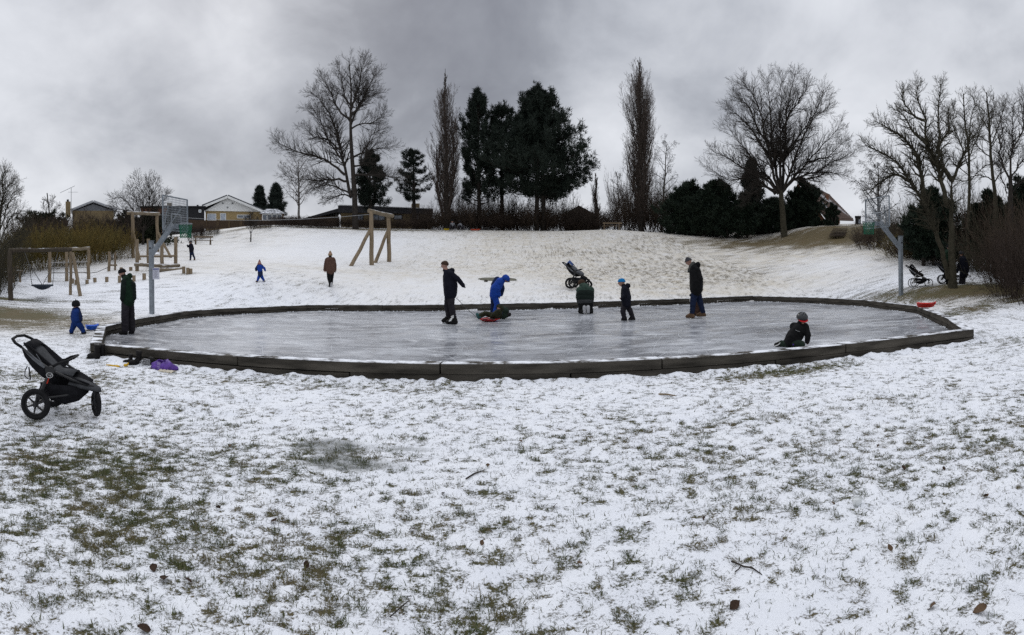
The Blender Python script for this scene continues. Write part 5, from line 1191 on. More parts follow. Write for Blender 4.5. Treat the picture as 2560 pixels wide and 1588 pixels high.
class Person:
    def __init__(s, label, d, base, voxel=.0145, group=None):
        s.d = d; s.o = P(base[0], base[1], d); s.caps = []; s.vox = voxel; s.m = d / F; s.root = empty('person', s.o, label, 'person', group); s.R = random.Random(int(base[0]))
    def w(s, p): return P(p[0], p[1], s.d + (p[2] if len(p) > 2 else 0.0))
    def cap(s, a, b, ra, rb, mat):
        """tapered capsule between traced points, radii in picture pixels"""
        a = a if isinstance(a, Vector) else s.w(a); b = b if isinstance(b, Vector) else s.w(b); s.caps.append((a, b, ra * s.m, rb * s.m, mat)); return s
    def chain(s, pts, rs, mat):
        for i in range(len(pts) - 1): s.cap(pts[i], pts[i + 1], rs[i], rs[i + 1], mat if not isinstance(mat, list) else mat[i])
        return s
    def slab(s, a, b, ra, rb, w0, w1, mat):
        """torso: capsules side by side in depth (w in metres)"""
        for k in (-1, 0, 1): s.cap((a[0], a[1], (a[2] if len(a) > 2 else 0) + k * w0), (b[0], b[1], (b[2] if len(b) > 2 else 0) + k * w1), ra * (.98 if k else 1.12), rb * (1.0 if k else 1.12), mat)
        return s
    def head(s, c, r, face, mat=None, tilt=0.0):
        """skull, jaw, nose, ear and eyes; face = picture direction (dx, dy, depth m)"""
        c = s.w(c); th = (s.o.x, s.o.y); R_, A_, U_ = frame_at(CX + F * math.atan2(s.o.x, s.o.y), s.d)
        f = (R_ * face[0] + U_ * -face[1] + A_ * face[2]).normalized(); rm = r * s.m; mat = mat or SKIN
        up = (U_ - f * U_.dot(f)).normalized(); sd = f.cross(up)
        def C(a, b, ra, rb, m): s.caps.append((a, b, ra * rm, rb * rm, m))
        C(c + up * rm * .12 - f * rm * .12, c + up * rm * .12 + f * rm * .18, .86, .80, mat); C(c - up * rm * .2 + f * rm * .15, c - up * rm * .72 + f * rm * .42, .66, .40, mat)
        C(c - up * rm * .05 + f * rm * .92, c - up * rm * .28 + f * rm * 1.12, .10, .15, mat)
        for e in (-1, 1):
            C(c + sd * rm * .80 * e - f * rm * .08, c + sd * rm * .84 * e - f * rm * .05 - up * rm * .2, .14, .12, mat)
            C(c + f * rm * .90 + sd * rm * .34 * e + up * rm * .10, c + f * rm * .91 + sd * rm * .36 * e + up * rm * .10, .09, .09, EYE)
        C(c + f * rm * .93 - up * rm * .52 + sd * rm * .14, c + f * rm * .93 - up * rm * .52 - sd * rm * .14, .07, .07, mat)
        s.hc, s.hr, s.hf, s.hu, s.hs = c, rm, f, up, sd; return s
    def cover(s, mat, name, thick=1.12, back=.0, low=-.05, tip=0.0, spikes=0, brim=None):
        """hat, hair or hood part shaped on the head: dome down to height low (in head radii), lower at the back"""
        rows = []; N = 16
        for j in range(7):
            f = j / 6; row = []
            for k in range(N + 1):
                a = 2 * math.pi * k / N; bk = (1 - math.cos(a)) / 2; lo = low - back * bk
                z = 1.0 + tip * (1 - f) ** 3 - (1.0 - lo) * f ** 1.3 if f > 0 else 1.06 + tip
                rr = 0.02 if f == 0 else math.sqrt(max(.05, 1 - min(.98, max(-.6, (z - .05) / (1.06 + tip))) ** 2)) if tip == 0 else f ** .6
                rr = min(1.0, rr) * thick
                row.append(s.hc + s.hf * (math.cos(a) * rr * s.hr * 1.03 - .02 * s.hr) + s.hs * (math.sin(a) * rr * s.hr * .94) + s.hu * (z * s.hr * thick))
            rows.append(row)
        o = MB().loft(rows, .06 * s.hr).build(name, mat, s.root, smooth=True)
        if spikes:
            for k in range(spikes):
                t = k / max(1, spikes - 1); an = (t - .25) * 2.0; b = s.hc + (s.hu * math.cos(an) - s.hf * math.sin(an)) * s.hr * 1.05; e = (s.hu * math.cos(an) - s.hf * math.sin(an))
                MB().tube([b, b + e * s.hr * .38], [s.hr * .26, .004], 5).build('hat_spike', mat, o)
        return o
    def hand(s, wr, tip, mat, curl=.5, r=3.2):
        """palm, four fingers and thumb from wrist to finger tips"""
        wr, tip = s.w(wr), s.w(tip); d = (tip - wr); L = d.length; d.normalize(); A_ = Vector((wr.x, wr.y, 0)).normalized(); sd = d.cross(A_).normalized(); nm = A_
        s.caps.append((wr, wr + d * L * .5, .026 * L / .17, .036 * L / .17, mat))
        for k, (o, l) in enumerate(((-1.5, .86), (-.5, 1.0), (.5, .95), (1.5, .78))):
            b = wr + d * L * .48 + nm * (o * L * .125); e = b + d * L * .27 * l; t = e + (d * math.cos(curl * 1.6) + sd * math.sin(curl * 1.6)) * L * .25 * l
            s.caps.append((b, e, L * .058, L * .052, mat)); s.caps.append((e, t, L * .052, L * .042, mat))
        b = wr + d * L * .2 + nm * L * .18; s.caps.append((b, b + (d * .75 + sd * .6) * L * .2, L * .065, L * .055, mat)); s.caps.append((b + (d * .75 + sd * .6) * L * .2, b + (d * .95 + sd * .55) * L * .38, L * .055, L * .045, mat))
        return s
    def boot(s, an, toe, r, mat, sole=None):
        """ankle to toe with a heel"""
        a, t = s.w(an), s.w(toe); h = a + (a - t) * .28; h.z = t.z
        s.caps.append((a, h, r * s.m, r * .85 * s.m, mat)); s.caps.append((h, t, r * .85 * s.m, r * .72 * s.m, mat)); s.caps.append((a, t, r * .9 * s.m, r * .72 * s.m, mat)); return s
    def build(s, fold=.006):
        mb = MB()
        for a, b, ra, rb, m in s.caps:
            mb.ball(a, ra, 14, 9); mb.ball(b, rb, 14, 9); d = b - a
            if d.length > 1e-4: mb.tube([a, b], [ra, rb], 14)
        me = bpy.data.meshes.new('tmp'); me.from_pydata([tuple(v - s.o) for v in mb.v], [], mb.f); me.update()
        ob = bpy.data.objects.new('tmp', me); COL.objects.link(ob)
        md = ob.modifiers.new('r', 'REMESH'); md.mode = 'VOXEL'; md.voxel_size = s.vox * 1.2; md.adaptivity = 0
        sm = ob.modifiers.new('s', 'SMOOTH'); sm.factor = .5; sm.iterations = 3
        dg = bpy.context.evaluated_depsgraph_get(); ev = ob.evaluated_get(dg); out = bpy.data.meshes.new_from_object(ev); bpy.data.objects.remove(ob)
        n = len(out.vertices); co = np.empty(n * 3, np.float32); out.vertices.foreach_get('co', co); co = co.reshape(-1, 3).astype(float)
        nr = np.empty(n * 3, np.float32); out.vertex_normals.foreach_get('vector', nr) if hasattr(out, 'vertex_normals') else None; nr = nr.reshape(-1, 3)
        A = np.array([tuple(c[0] - s.o) for c in s.caps]); B = np.array([tuple(c[1] - s.o) for c in s.caps]); ra = np.array([c[2] for c in s.caps]); rb = np.array([c[3] for c in s.caps])
        best = np.full(n, 1e9); who = np.zeros(n, int)
        for i in range(len(A)):
            ab = B[i] - A[i]; L2 = ab @ ab + 1e-12; t = np.clip(((co - A[i]) @ ab) / L2, 0, 1)
            dist = np.linalg.norm(co - A[i] - t[:, None] * ab, axis=1) - (ra[i] + (rb[i] - ra[i]) * t); k = dist < best; best[k] = dist[k]; who[k] = i
        mats = []; mi = []
        for c in s.caps:
            if c[4] not in mats: mats.append(c[4])
            mi.append(mats.index(c[4]))
        mi = np.array(mi)
        cloth = np.array([0.0 if m in (SKIN, EYE) else 1.0 for m in mats])[mi[who]]
        sc_ = s.d / 17
        f = fbm(co[:, 0] * 9 + co[:, 1] * 7, co[:, 2] * 13 + co[:, 1] * 5, 3, int(s.o.x * 10) & 255) - .5 + .6 * np.abs(np.sin(co[:, 2] * 38 + 3 * np.sin(co[:, 0] * 12) + 2 * np.sin(co[:, 1] * 15))) - .3
        co += nr * (f * fold * 2 * cloth)[:, None]
        out.vertices.foreach_set('co', co.astype(np.float32).ravel())
        out.materials.clear()
        lt = np.empty(len(out.loops), np.int32); out.loops.foreach_get('vertex_index', lt); ls = np.empty(len(out.polygons), np.int32); out.polygons.foreach_get('loop_start', ls)
        out.polygons.foreach_set('material_index', mi[who][lt[ls]].astype(np.int32)); out.update(); out.name = 'body'
        return link_mesh(out, 'body', mats, s.root, smooth=True)

# -- skater in navy parka pulling the saucer
p = Person('tall person in navy parka skating and pulling a rope', 16.1, (1127, 815))
p.head((1112, 662), 9.2, (-1, .22, 0)); p.cap((1112.5, 668), (1116, 678), 5.2, 6, SKIN)
p.slab((1123, 692), (1126, 715), 14.5, 16.5, .10, .10, NAVY); p.slab((1126, 715), (1126, 734), 16.5, 15, .10, .09, NAVY); p.cap((1119, 741, -.1), (1133, 741, -.1), 7, 7, NAVY); p.cap((1119, 741, .1), (1133, 741, .1), 7, 7, NAVY); p.cap((1119, 684, -.12), (1119, 684, .14), 10, 10, NAVY); p.chain([(1113, 676), (1121, 681), (1130, 676)], [6.2, 8, 6.5], NAVY); p.cap((1131, 676, -.06), (1131, 677, .06), 6, 6, NAVY)
p.chain([(1127, 685, -.2), (1144, 697, -.24), (1158, 714, -.22)], [7.6, 6.4, 5.0], NAVY); p.hand((1158, 714, -.22), (1164, 722, -.22), GLOVE, .7)
p.chain([(1119, 686, .2), (1117, 708, .24), (1122, 728, .2)], [7.4, 6.4, 5.2], NAVY)
p.chain([(1127, 738, -.09), (1128.5, 765, -.10), (1134, 793, -.10)], [10, 8.2, 7.2], DKTR); p.chain([(1121, 738, .09), (1118, 765, .12), (1122, 791, .12)], [9.6, 8, 6.8], DKTR)
p.boot((1134.5, 795, -.10), (1119, 806, -.10), 7.2, BLKB); p.boot((1121.5, 792, .12), (1108, 802, .12), 6.6, BLKB); p.build()
p.cover(HAIR, 'hair', 1.05, .75, .34)
for (x0, x1, y, dep) in ((1110, 1141, 813, -.10), (1106, 1129, 808.5, .12)):
    b = MB().beam(p.w((x0, y, dep)), p.w((x1, y, dep)), .010, .042); b.beam(p.w((x0 + 6, y - 2, dep)), p.w((x0 + 6, y - 5, dep)), .012, .02); b.beam(p.w((x1 - 5, y - 2, dep)), p.w((x1 - 5, y - 5, dep)), .012, .02); b.build('skate_blade', STEELB, p.root)
lc = MB()
for k in range(4): lc.tube([p.w((1122 + k * 2.2, 803 - k * 3.0, -.19)), p.w((1128.5 + k * 1.6, 801.5 - k * 3.0, -.195))], .015, 5)
lc.tube([p.w((1128, 792, -.19)), p.w((1134, 789, -.20)), p.w((1133, 795, -.20))], .014, 5); tag(lc.build('laces', WHITEL, p.root), kind='stuff')
hand_pt = p.w((1141, 745, .1))
# -- saucer sled, its rider, and the rope
c = P(1223, 799, 17.3); sc_ = M('red_plastic', (.42, .018, .022), .4, .12, 6, spec=.5)
sl = empty('saucer_sled', Vector((c.x, c.y, .0)), 'round red saucer sled carrying a child on the ice', 'sled')
N = 28; rws = [[Vector((c.x + math.cos(2 * math.pi * k / N) * r, c.y + math.sin(2 * math.pi * k / N) * r, z)) for k in range(N + 1)] for r, z in ((.01, .012), (.20, .015), (.27, .05), (.315, .085), (.335, .08))]
MB().loft(rws, .012).build('dish', sc_, sl, smooth=True)
for e in (-1, 1): MB().tube([(c.x + .18, c.y + e * .30, .09), (c.x, c.y + e * .36, .12), (c.x - .18, c.y + e * .30, .09)], .014, 6).build('handle', BLKP, sl)
r0 = hand_pt; r1 = P(1196, 797, 17.3)
tag(MB().tube([r0, r0.lerp(r1, .5) - Vector((0, 0, .03)), r1], .008, 5).build('tow_rope', ROPE, origin=tuple(r1)), 'thin tow rope from the skater to the red saucer', 'rope')
p = Person('child in dark camouflage suit lying back on the red saucer', 17.3, (1223, 801), .010)
p.head((1250, 772), 8.0, (-.6, -.5, -.6)); p.slab((1247, 781), (1238, 790), 8.5, 9.5, .07, .08, OLIVE)
p.chain([(1236, 791, -.08), (1214, 784, -.09), (1200, 791, -.09)], [7, 5.8, 5], OLIVE); p.chain([(1236, 790, .08), (1213, 783, .10), (1199, 789, .10)], [7, 5.8, 5], OLIVE)
for dp in (-.09, .10): p.chain([(1201, 791, dp), (1198, 793, dp)], [5.2, 4.8], TEAL); p.chain([(1198, 794, dp), (1193, 786, dp)], [4.6, 4.0], TEAL)
p.chain([(1245, 779, -.15), (1236, 786, -.2), (1228, 793, -.2)], [5, 4.4, 3.8], OLIVE); p.chain([(1246, 779, .14), (1252, 788, .2), (1249, 796, .22)], [5, 4.2, 3.6], OLIVE); p.hand((1228, 793, -.2), (1221, 796, -.2), WHITEL, .6); p.build(); p.cover(OLIVE, 'hood', 1.2, .9, .0)
p = Person('child in bright blue snowsuit with hood standing bent over', 19.2, (1238, 789), .011)
p.head((1264, 697), 8.2, (.55, .75, -.1)); p.chain([(1256, 701), (1248, 706)], [8, 10], SBLUE); p.slab((1249, 706), (1239, 722), 10.5, 12, .08, .08, SBLUE); p.slab((1239, 722), (1236, 738), 12, 11.2, .08, .07, SBLUE); p.chain([(1243, 700, 0.05), (1236, 712, .05)], [8.6, 9], SNAVY)
p.chain([(1247, 708, -.16), (1245, 723, -.19), (1248, 738, -.17)], [6.6, 5.6, 4.8], SBLUE); p.chain([(1252, 707, .16), (1257, 722, .2), (1253, 737, .19)], [6.4, 5.4, 4.6], SNAVY); p.hand((1248, 739, -.17), (1249, 748, -.17), GLOVE); 
p.chain([(1237, 740, -.08), (1243, 762, -.10), (1238, 782, -.10)], [8.4, 7.4, 6.4], SBLUE); p.chain([(1234, 740, .08), (1233, 764, .12), (1231, 783, .12)], [8.2, 6.8, 6], SNAVY); p.boot((1238, 782, -.1), (1247, 789, -.1), 5.4, BLKB); p.boot((1231, 783, .12), (1240, 788, .12), 5.2, BLKB); p.build(); p.cover(SBLUE, 'hood', 1.24, 1.1, .15)
p = Person('child in dark green suit crawling behind the red saucer', 18.2, (1262, 798), .010)
p.head((1249, 768, .1), 7.0, (-.9, .3, 0)); p.slab((1254, 774), (1263, 778), 8.5, 9, .07, .07, DGREEN); p.chain([(1263, 779, -.09), (1259, 792, -.1), (1268, 789, -.1)], [7.4, 6, 5], DGREEN); p.chain([(1263, 779, .09), (1257, 792, .1), (1267, 789, .1)], [7.2, 6, 5], DGREEN)
for dp in (-.1, .1): p.chain([(1267, 789.5, dp), (1274, 786, dp)], [5.0, 4.4], BLKB)
p.chain([(1254, 776, -.13), (1252, 786, -.16), (1248, 795, -.15)], [5, 4.2, 3.6], SNAVY); p.chain([(1254, 776, .13), (1250, 786, .16), (1246, 795, .15)], [5, 4.2, 3.6], SNAVY); p.build(); p.cover(GREEND, 'hood', 1.2, .9, .0)
# -- kneeling person seen from behind
p = Person('person in green and black jacket kneeling on the ice, seen from behind', 19.9, (1465, 785), .013)
p.head((1454, 709, .30), 9.2, (-.3, .3, 1)); p.chain([(1458, 714, .2), (1462, 722, .1)], [8, 12], GRTOP)
p.cap((1450, 726, .08), (1476, 726, .08), 10, 10, GRTOP); p.cap((1453, 735, .02), (1473, 735, .02), 12, 12, GREEND); p.cap((1453, 746, -.03), (1472, 746, -.03), 12, 12, GREEND); p.cap((1453, 751, -.05), (1472, 751, -.05), 10.8, 10.8, GREYH); p.cap((1455, 716, .14), (1466, 716, .14), 7.5, 7.5, GRTOP)
p.chain([(1449, 726, .06), (1446, 742, .06), (1450, 762, .30), (1455, 778, .42)], [7.8, 7, 6, 5], [GRTOP, GREEND, GREEND]); p.chain([(1477, 726, .06), (1479, 742, .06), (1477, 762, .30), (1473, 778, .42)], [7.8, 7, 6, 5], [GRTOP, GREEND, GREEND])
p.cap((1456, 760, -.02), (1472, 760, -.02), 11.5, 11.5, BLKC); p.chain([(1457, 764, 0), (1453, 779, .18)], [10, 8], BLKC); p.chain([(1471, 764, 0), (1476, 779, .18)], [10, 8], BLKC); p.chain([(1453, 780, .18), (1460, 777, -.16)], [6.5, 6], BLKC); p.chain([(1476, 780, .18), (1470, 777, -.16)], [6.5, 6], BLKC)
for x in (1461, 1470.6): p.chain([(x, 768, -.20), (x, 780.5, -.21)], [4.3, 3.9], SOLE); p.chain([(x, 769, -.16), (x, 780, -.16)], [4.6, 4.2], BLKC)
p.build(); p.cover(HAIR, 'hair', 1.1, .5, -.1)
# -- boy with blue beanie
p = Person('child in dark snowsuit and bright blue beanie running on the ice', 17.2, (1566, 801), .011)
p.head((1554, 706), 8.6, (-1, .12, -.1)); p.cap((1557, 712), (1562, 720), 5, 7, NAVY); p.slab((1563, 726), (1565, 744), 10, 12, .08, .08, NAVY); p.slab((1565, 744), (1566, 760), 12, 10.6, .08, .08, NAVY); p.cap((1569, 714, -.05), (1570, 715, .05), 6.2, 6.2, NAVY); p.cap((1561, 721, -.12), (1561, 721, .12), 7, 7, NAVY)
p.chain([(1562, 723, -.17), (1563, 739, -.21), (1555, 747, -.20)], [6, 5.4, 4.4], NAVY); p.hand((1555, 747, -.20), (1546.5, 744, -.20), SKIN, .9); p.chain([(1563, 723, .17), (1569, 738, .2), (1572, 750, .18)], [6, 5.2, 4.4], NAVY)
p.chain([(1562, 762, -.07), (1557, 778, -.10), (1560.5, 794, -.08)], [8, 6.8, 5.8], DKTR); p.chain([(1567, 762, .08), (1575, 776, .10), (1581.5, 793, .10)], [8, 6.8, 5.6], DKTR); p.boot((1562, 794, -.08), (1556, 799, -.08), 5.2, BLKB); p.boot((1582, 793, .1), (1574, 798, .1), 5.2, BLKB); p.build(); p.cover(HATBL, 'beanie', 1.14, .25, .22)
# -- man with grey beanie, child behind him
p = Person('person in long black coat, grey beanie and tan boots looking down', 17.7, (1739, 795))
p.head((1721.5, 653), 8.6, (-.9, .45, 0)); p.chain([(1726, 661), (1733, 668)], [5.5, 7], SKIN); p.slab((1738, 680), (1741, 702), 13.5, 15.5, .11, .10, BLKC); p.slab((1741, 702), (1741, 722), 15.5, 15, .10, .10, BLKC); p.cap((1741, 727, -.10), (1741, 727, .10), 13.5, 13.5, BLKC); p.cap((1735, 671, -.14), (1735, 671, .14), 9, 9, BLKC); p.cap((1745, 661, -.06), (1745, 662, .06), 6.5, 6.5, BLKC); p.chain([(1736, 666), (1744, 664)], [8, 7], BLKC)
p.chain([(1743, 676, -.2), (1751, 697, -.25), (1746, 714, -.22)], [7.6, 6.8, 6], BLKC); p.chain([(1738, 676, .2), (1742, 698, .25), (1734, 714, .2)], [7.4, 6.6, 6], BLKC)
p.chain([(1738, 728, -.08), (1733, 752, -.10), (1730.5, 780, -.10)], [10, 8, 6.4], JEAN); p.chain([(1744, 728, .08), (1749, 752, .10), (1757.5, 779, .10)], [9.6, 7.8, 6], JEAN); p.boot((1730, 784, -.10), (1717.5, 791.5, -.10), 5.2, TAN); p.boot((1757.5, 781, .1), (1743, 788, .1), 5.0, TAN); p.build(); p.cover(HATG, 'beanie', 1.15, .2, .18, tip=.12)
sf = MB().tube([p.w((1733, 657, -.10)), p.w((1727, 664, -.13)), p.w((1722.5, 676, -.10)), p.w((1721.5, 681, -.08))], [.05, .055, .05, .045], 8); sf.tube([p.w((1733, 657, -.1)), p.w((1737, 660, 0)), p.w((1732, 660, .10)), p.w((1726, 664, .06))], .05, 8); sf.build('scarf', SCARF, p.root, smooth=True)
p = Person('small child mostly hidden behind the legs of the person in black coat', 18.6, (1745, 789), .011)
p.head((1741, 722), 7.0, (.6, .2, .6)); p.slab((1742, 732), (1744, 750), 9, 9, .07, .07, BROWNT); p.chain([(1738, 733), (1727, 738)], [4.5, 4], GREEND); p.chain([(1741, 752, -.06), (1741, 770, -.06), (1741, 782, -.06)], [7, 6.4, 5.6], BROWNT); p.chain([(1748, 752, .06), (1749, 770, .06), (1750, 782, .06)], [7, 6.4, 5.6], BROWNT); p.boot((1741, 782, -.06), (1735, 787, -.06), 4.6, BLKB); p.boot((1750, 782, .06), (1744, 787, .06), 4.6, BLKB); p.build(); p.cover(HATB, 'hat', 1.12, .3, .1)
# -- child with helmet kneeling by the near border
p = Person('kneeling child in black helmet with red peak by the near border', 11.0, (1985, 868), .009)
p.head((2005, 796), 13.2, (.35, .42, -.9)); p.cap((2002, 806), (1999, 814), 8, 10, BLKC); p.slab((1997, 826), (1985, 845), 17, 19, .05, .06, BLKC); p.cap((1985, 817, .06), (2012, 818, -.02), 11.5, 11, BLKC); p.slab((1985, 842), (1979, 852), 18, 17, .06, .06, BLKC)
p.chain([(2013, 819, -.02), (2020, 838, -.08), (2018, 854, -.10)], [9.5, 8, 6.6], BLKC); p.hand((2018, 853, -.10), (2019, 864, -.12), SKIN, .4); p.chain([(1984, 819, .08), (1984, 838, -.05), (1997, 850, -.12)], [9.5, 8, 7], BLKC)
p.chain([(1975, 852, -.05), (1993, 859, -.15), (2004, 861, -.17)], [13, 11, 9], DGREEN); p.chain([(1978, 852, .1), (1995, 858, .05)], [13, 11], DGREEN); p.chain([(1985, 861, -.1), (1966, 860, .0), (1953, 859, .05)], [10, 9, 8], DGREEN); p.chain([(1954, 859, .05), (1940, 862, .06)], [7.5, 5.5], BLKB); p.build(.004)
N = 18; rows = []
for j in range(8):
    f = j / 7; ph = f * 1.62; rows.append([p.hc + p.hu * p.hr * (.16 + 1.08 * math.cos(ph)) + (p.hf * math.cos(2 * math.pi * k / N) * 1.22 + p.hs * math.sin(2 * math.pi * k / N) * 1.12) * p.hr * max(.02, math.sin(ph)) * 1.0 for k in range(N + 1)])
hm = MB().loft(rows, .015).build('helmet', HELM, p.root, smooth=True)
for k, (a, b) in enumerate(((.35, 0), (.35, 2.1), (.35, 4.2), (.65, .55), (.65, -.55), (.7, 1.7))):
    n_ = (p.hu * math.cos(a) + (p.hf * math.cos(b) + p.hs * math.sin(b)) * math.sin(a)).normalized(); q = p.hc + p.hu * p.hr * .16 + n_ * p.hr * 1.12; MB().tube([q - n_ * .02, q + n_ * .004], .012, 8).build('air_hole', EYE, hm)
rows = [[p.hc + p.hu * p.hr * (.13 - .10 * e) + (p.hf * math.cos(a) * (1.20 + .42 * e * math.cos(a)) + p.hs * math.sin(a) * (1.12 + .1 * e)) * p.hr for a in [-.95 + 1.9 * k / 10 for k in range(11)]] for e in (0, .5, 1)]
MB().loft(rows, .008).build('peak', REDV, hm, smooth=True)
MB().tube([p.w((1989, 825, -.19)), p.w((1994, 828, -.215)), p.w((2000, 829.5, -.21))], .0035, 5).build('chest_piping', M('pale_piping', (.30, .30, .30), .6, .1, 6), p.root)
MB().tube([p.w((1936, 866, .02)), p.w((1946, 862, .0)), p.w((1951, 857, .0))], .009, 6).build('skate_blade', WHITEL, p.root); MB().box(p.w((1985, 861.5, -.2)), (.06, .02, .03)).build('mitten', PURP, p.root, bevel=.006)
# -- man in green on the left
p = Person('person in dark green jacket and black beanie standing at the rink corner', 14.75, (318, 835))
p.head((305.5, 682), 9.0, (-.9, .35, .1)); p.cap((308, 689), (313, 696), 6, 8, GREEND); p.slab((317, 708), (319, 732), 13.5, 16.5, .11, .10, GREENJ); p.slab((319, 732), (321, 752), 16.5, 14.6, .10, .10, GREENJ); p.cap((315, 699, -.14), (316, 699, .14), 9.5, 9.5, GREENJ); p.cap((324, 690, -.06), (324, 691, .06), 7.4, 7.4, GREENJ); p.slab((331, 712), (334, 745), 8, 6.6, .12, .12, GREEND)
p.chain([(310, 704, -.2), (308, 730, -.24), (305.5, 747, -.22)], [7.6, 6.8, 5.8], GREEND); p.hand((305.5, 747, -.22), (303.5, 759, -.22), GLOVE); p.chain([(325, 704, .2), (333, 728, .24), (332, 747, .22)], [7.6, 6.8, 5.6], GREEND)
p.chain([(314, 756, -.08), (312, 792, -.10), (313, 824, -.10)], [11, 9.4, 9.0], DKTR); p.chain([(325, 756, .08), (328, 792, .10), (330, 824, .10)], [10.6, 9.2, 8.8], DKTR); p.boot((312, 827, -.10), (301, 833, -.10), 5.6, BLKB); p.boot((330, 826, .10), (325, 832, .10), 5.4, BLKB); p.build(); p.cover(HATB, 'beanie', 1.16, .3, .12)
# -- toddler in blue
p = Person('toddler in blue snowsuit and spiky black hat walking outside the rink', 14.9, (192, 834), .010)
p.head((190, 762), 10, (.55, .1, .8)); p.cap((190, 772), (190, 776), 7, 8, SNAVY); p.slab((190, 782), (191, 798), 11, 12, .06, .06, SBLUE2); p.cap((186, 775, 0), (195, 775, 0), 6.6, 6.6, SNAVY); p.cap((190, 804, -.03), (192, 804, .05), 11.5, 11.5, SBLUE2)
p.chain([(196, 779, -.06), (201, 791, -.12), (202, 800, -.12)], [6, 5.4, 4.8], SNAVY); p.hand((202, 800, -.12), (203, 807, -.12), GLOVE); p.chain([(184, 779, .06), (181, 791, .12), (183, 801, .12)], [6, 5.4, 4.8], SNAVY)
p.chain([(187, 806, .05), (182, 820, .05), (178.5, 828, .05)], [8.4, 7.2, 6], SBLUE2); p.chain([(194, 806, -.05), (203, 818, -.05), (208, 827, -.05)], [8.4, 7.2, 6], SBLUE2); p.boot((178.5, 829, .05), (181, 833, .05), 4.8, BLKB); p.boot((208, 828, -.05), (213, 832, -.05), 4.8, BLKB); p.build(); p.cover(HATB, 'hat', 1.14, .35, -.15, spikes=4)
# -- people on the slope
def base_d(px, py): return hit(px, py, 20, 80)[1]
d = base_d(826, 717)
p = Person('person in brown fleece jacket and tan hat walking up the slope', d, (826, 717), .013)
p.head((825.6, 636), 5.6, (.1, 0, 1)); p.cap((825.6, 641), (825.6, 645), 4, 5, BLKC); p.slab((825.6, 652), (826, 666), 9.2, 10.5, .05, .05, BROWNJ); p.slab((826, 666), (826, 675), 10.5, 10.4, .05, .05, BROWNJ); p.cap((819, 648), (833, 648), 5, 5, BROWNJ)
p.chain([(816, 650), (813, 664), (811.5, 675)], [4.2, 3.8, 3.4], BROWNJ); p.chain([(835, 650), (838, 664), (838, 675)], [4.2, 3.8, 3.4], BROWNJ); p.hand((811.5, 676), (813, 683), SKIN, .4); p.hand((838, 676), (838, 683), GLOVE, .4)
p.chain([(822, 680), (822.5, 696), (825.5, 711)], [6, 4.8, 3], BLKC); p.chain([(830, 680, .1), (829, 696, .15), (828.5, 711, .3)], [6, 4.6, 3], BLKC); p.boot((825.5, 712), (822.5, 716.5), 2.8, BLKB); p.chain([(829, 708, -.1), (827.5, 715, -.1)], [2.4, 2.4], SOLE); p.build(); p.cover(TANH, 'hat', 1.16, .3, -.2, tip=.45)
d = base_d(652, 706)
p = Person('child in blue and navy snowsuit and pink hat running on the slope', d, (652, 706), .012)
p.head((648.8, 658.5), 5.0, (-.2, 0, 1)); p.slab((649.5, 667), (650, 676), 6.2, 5.8, .03, .03, SBLUE); p.cap((645, 664.5), (654, 664.5), 3.6, 3.6, SNAVY); p.slab((650.5, 681), (651, 687), 5.8, 5.6, .03, .03, SNAVY)
p.chain([(644, 666), (640, 671.5), (640, 676)], [3.2, 2.9, 2.5], SNAVY); p.chain([(655.5, 666), (661, 671), (662.5, 676)], [3.2, 2.9, 2.5], SBLUE); p.hand((640, 676), (640.5, 680), GLOVE); p.hand((662.5, 676), (663.5, 680), GLOVE)
p.chain([(649, 688), (646, 695), (644, 701)], [4.4, 3.6, 2.8], SBLUE); p.chain([(653, 688), (656, 695, .1), (660.5, 702, .15)], [4.4, 3.6, 2.8], SBLUE); p.chain([(644, 702), (641, 704)], [2.6, 2.2], BROWNT); p.chain([(661, 702, .12), (662, 706, .1)], [2.5, 2.2], PALESH); p.build(); p.cover(PINKH, 'hat', 1.16, .3, -.2, tip=.7)
d = base_d(481, 651)
p = Person('child in dark jacket and jeans near the bench below the garage', d, (481, 651), .014)
p.head((476.5, 606), 3.8, (-1, .1, .3)); p.slab((477.5, 614), (478.5, 626), 5.2, 5.4, .05, .05, NAVY); p.chain([(475, 613), (470, 617), (468.5, 613.5)], [2.6, 2.3, 2], NAVY); p.hand((468.5, 613.5), (468, 610), SKIN); p.chain([(480.5, 613), (483, 621), (482.5, 627)], [2.6, 2.3, 2], NAVY); p.chain([(476.8, 629), (476.5, 640), (476.2, 648)], [3.2, 2.7, 2.2], JEAN); p.chain([(480.5, 629), (483.5, 639), (486.5, 646)], [3.2, 2.7, 2.2], JEAN); p.boot((476, 648), (474.5, 650.5), 2, TAN); p.boot((486.5, 646), (485, 649.5), 2, TAN); p.build(); p.cover(HATG, 'hat', 1.18, .3, .0)
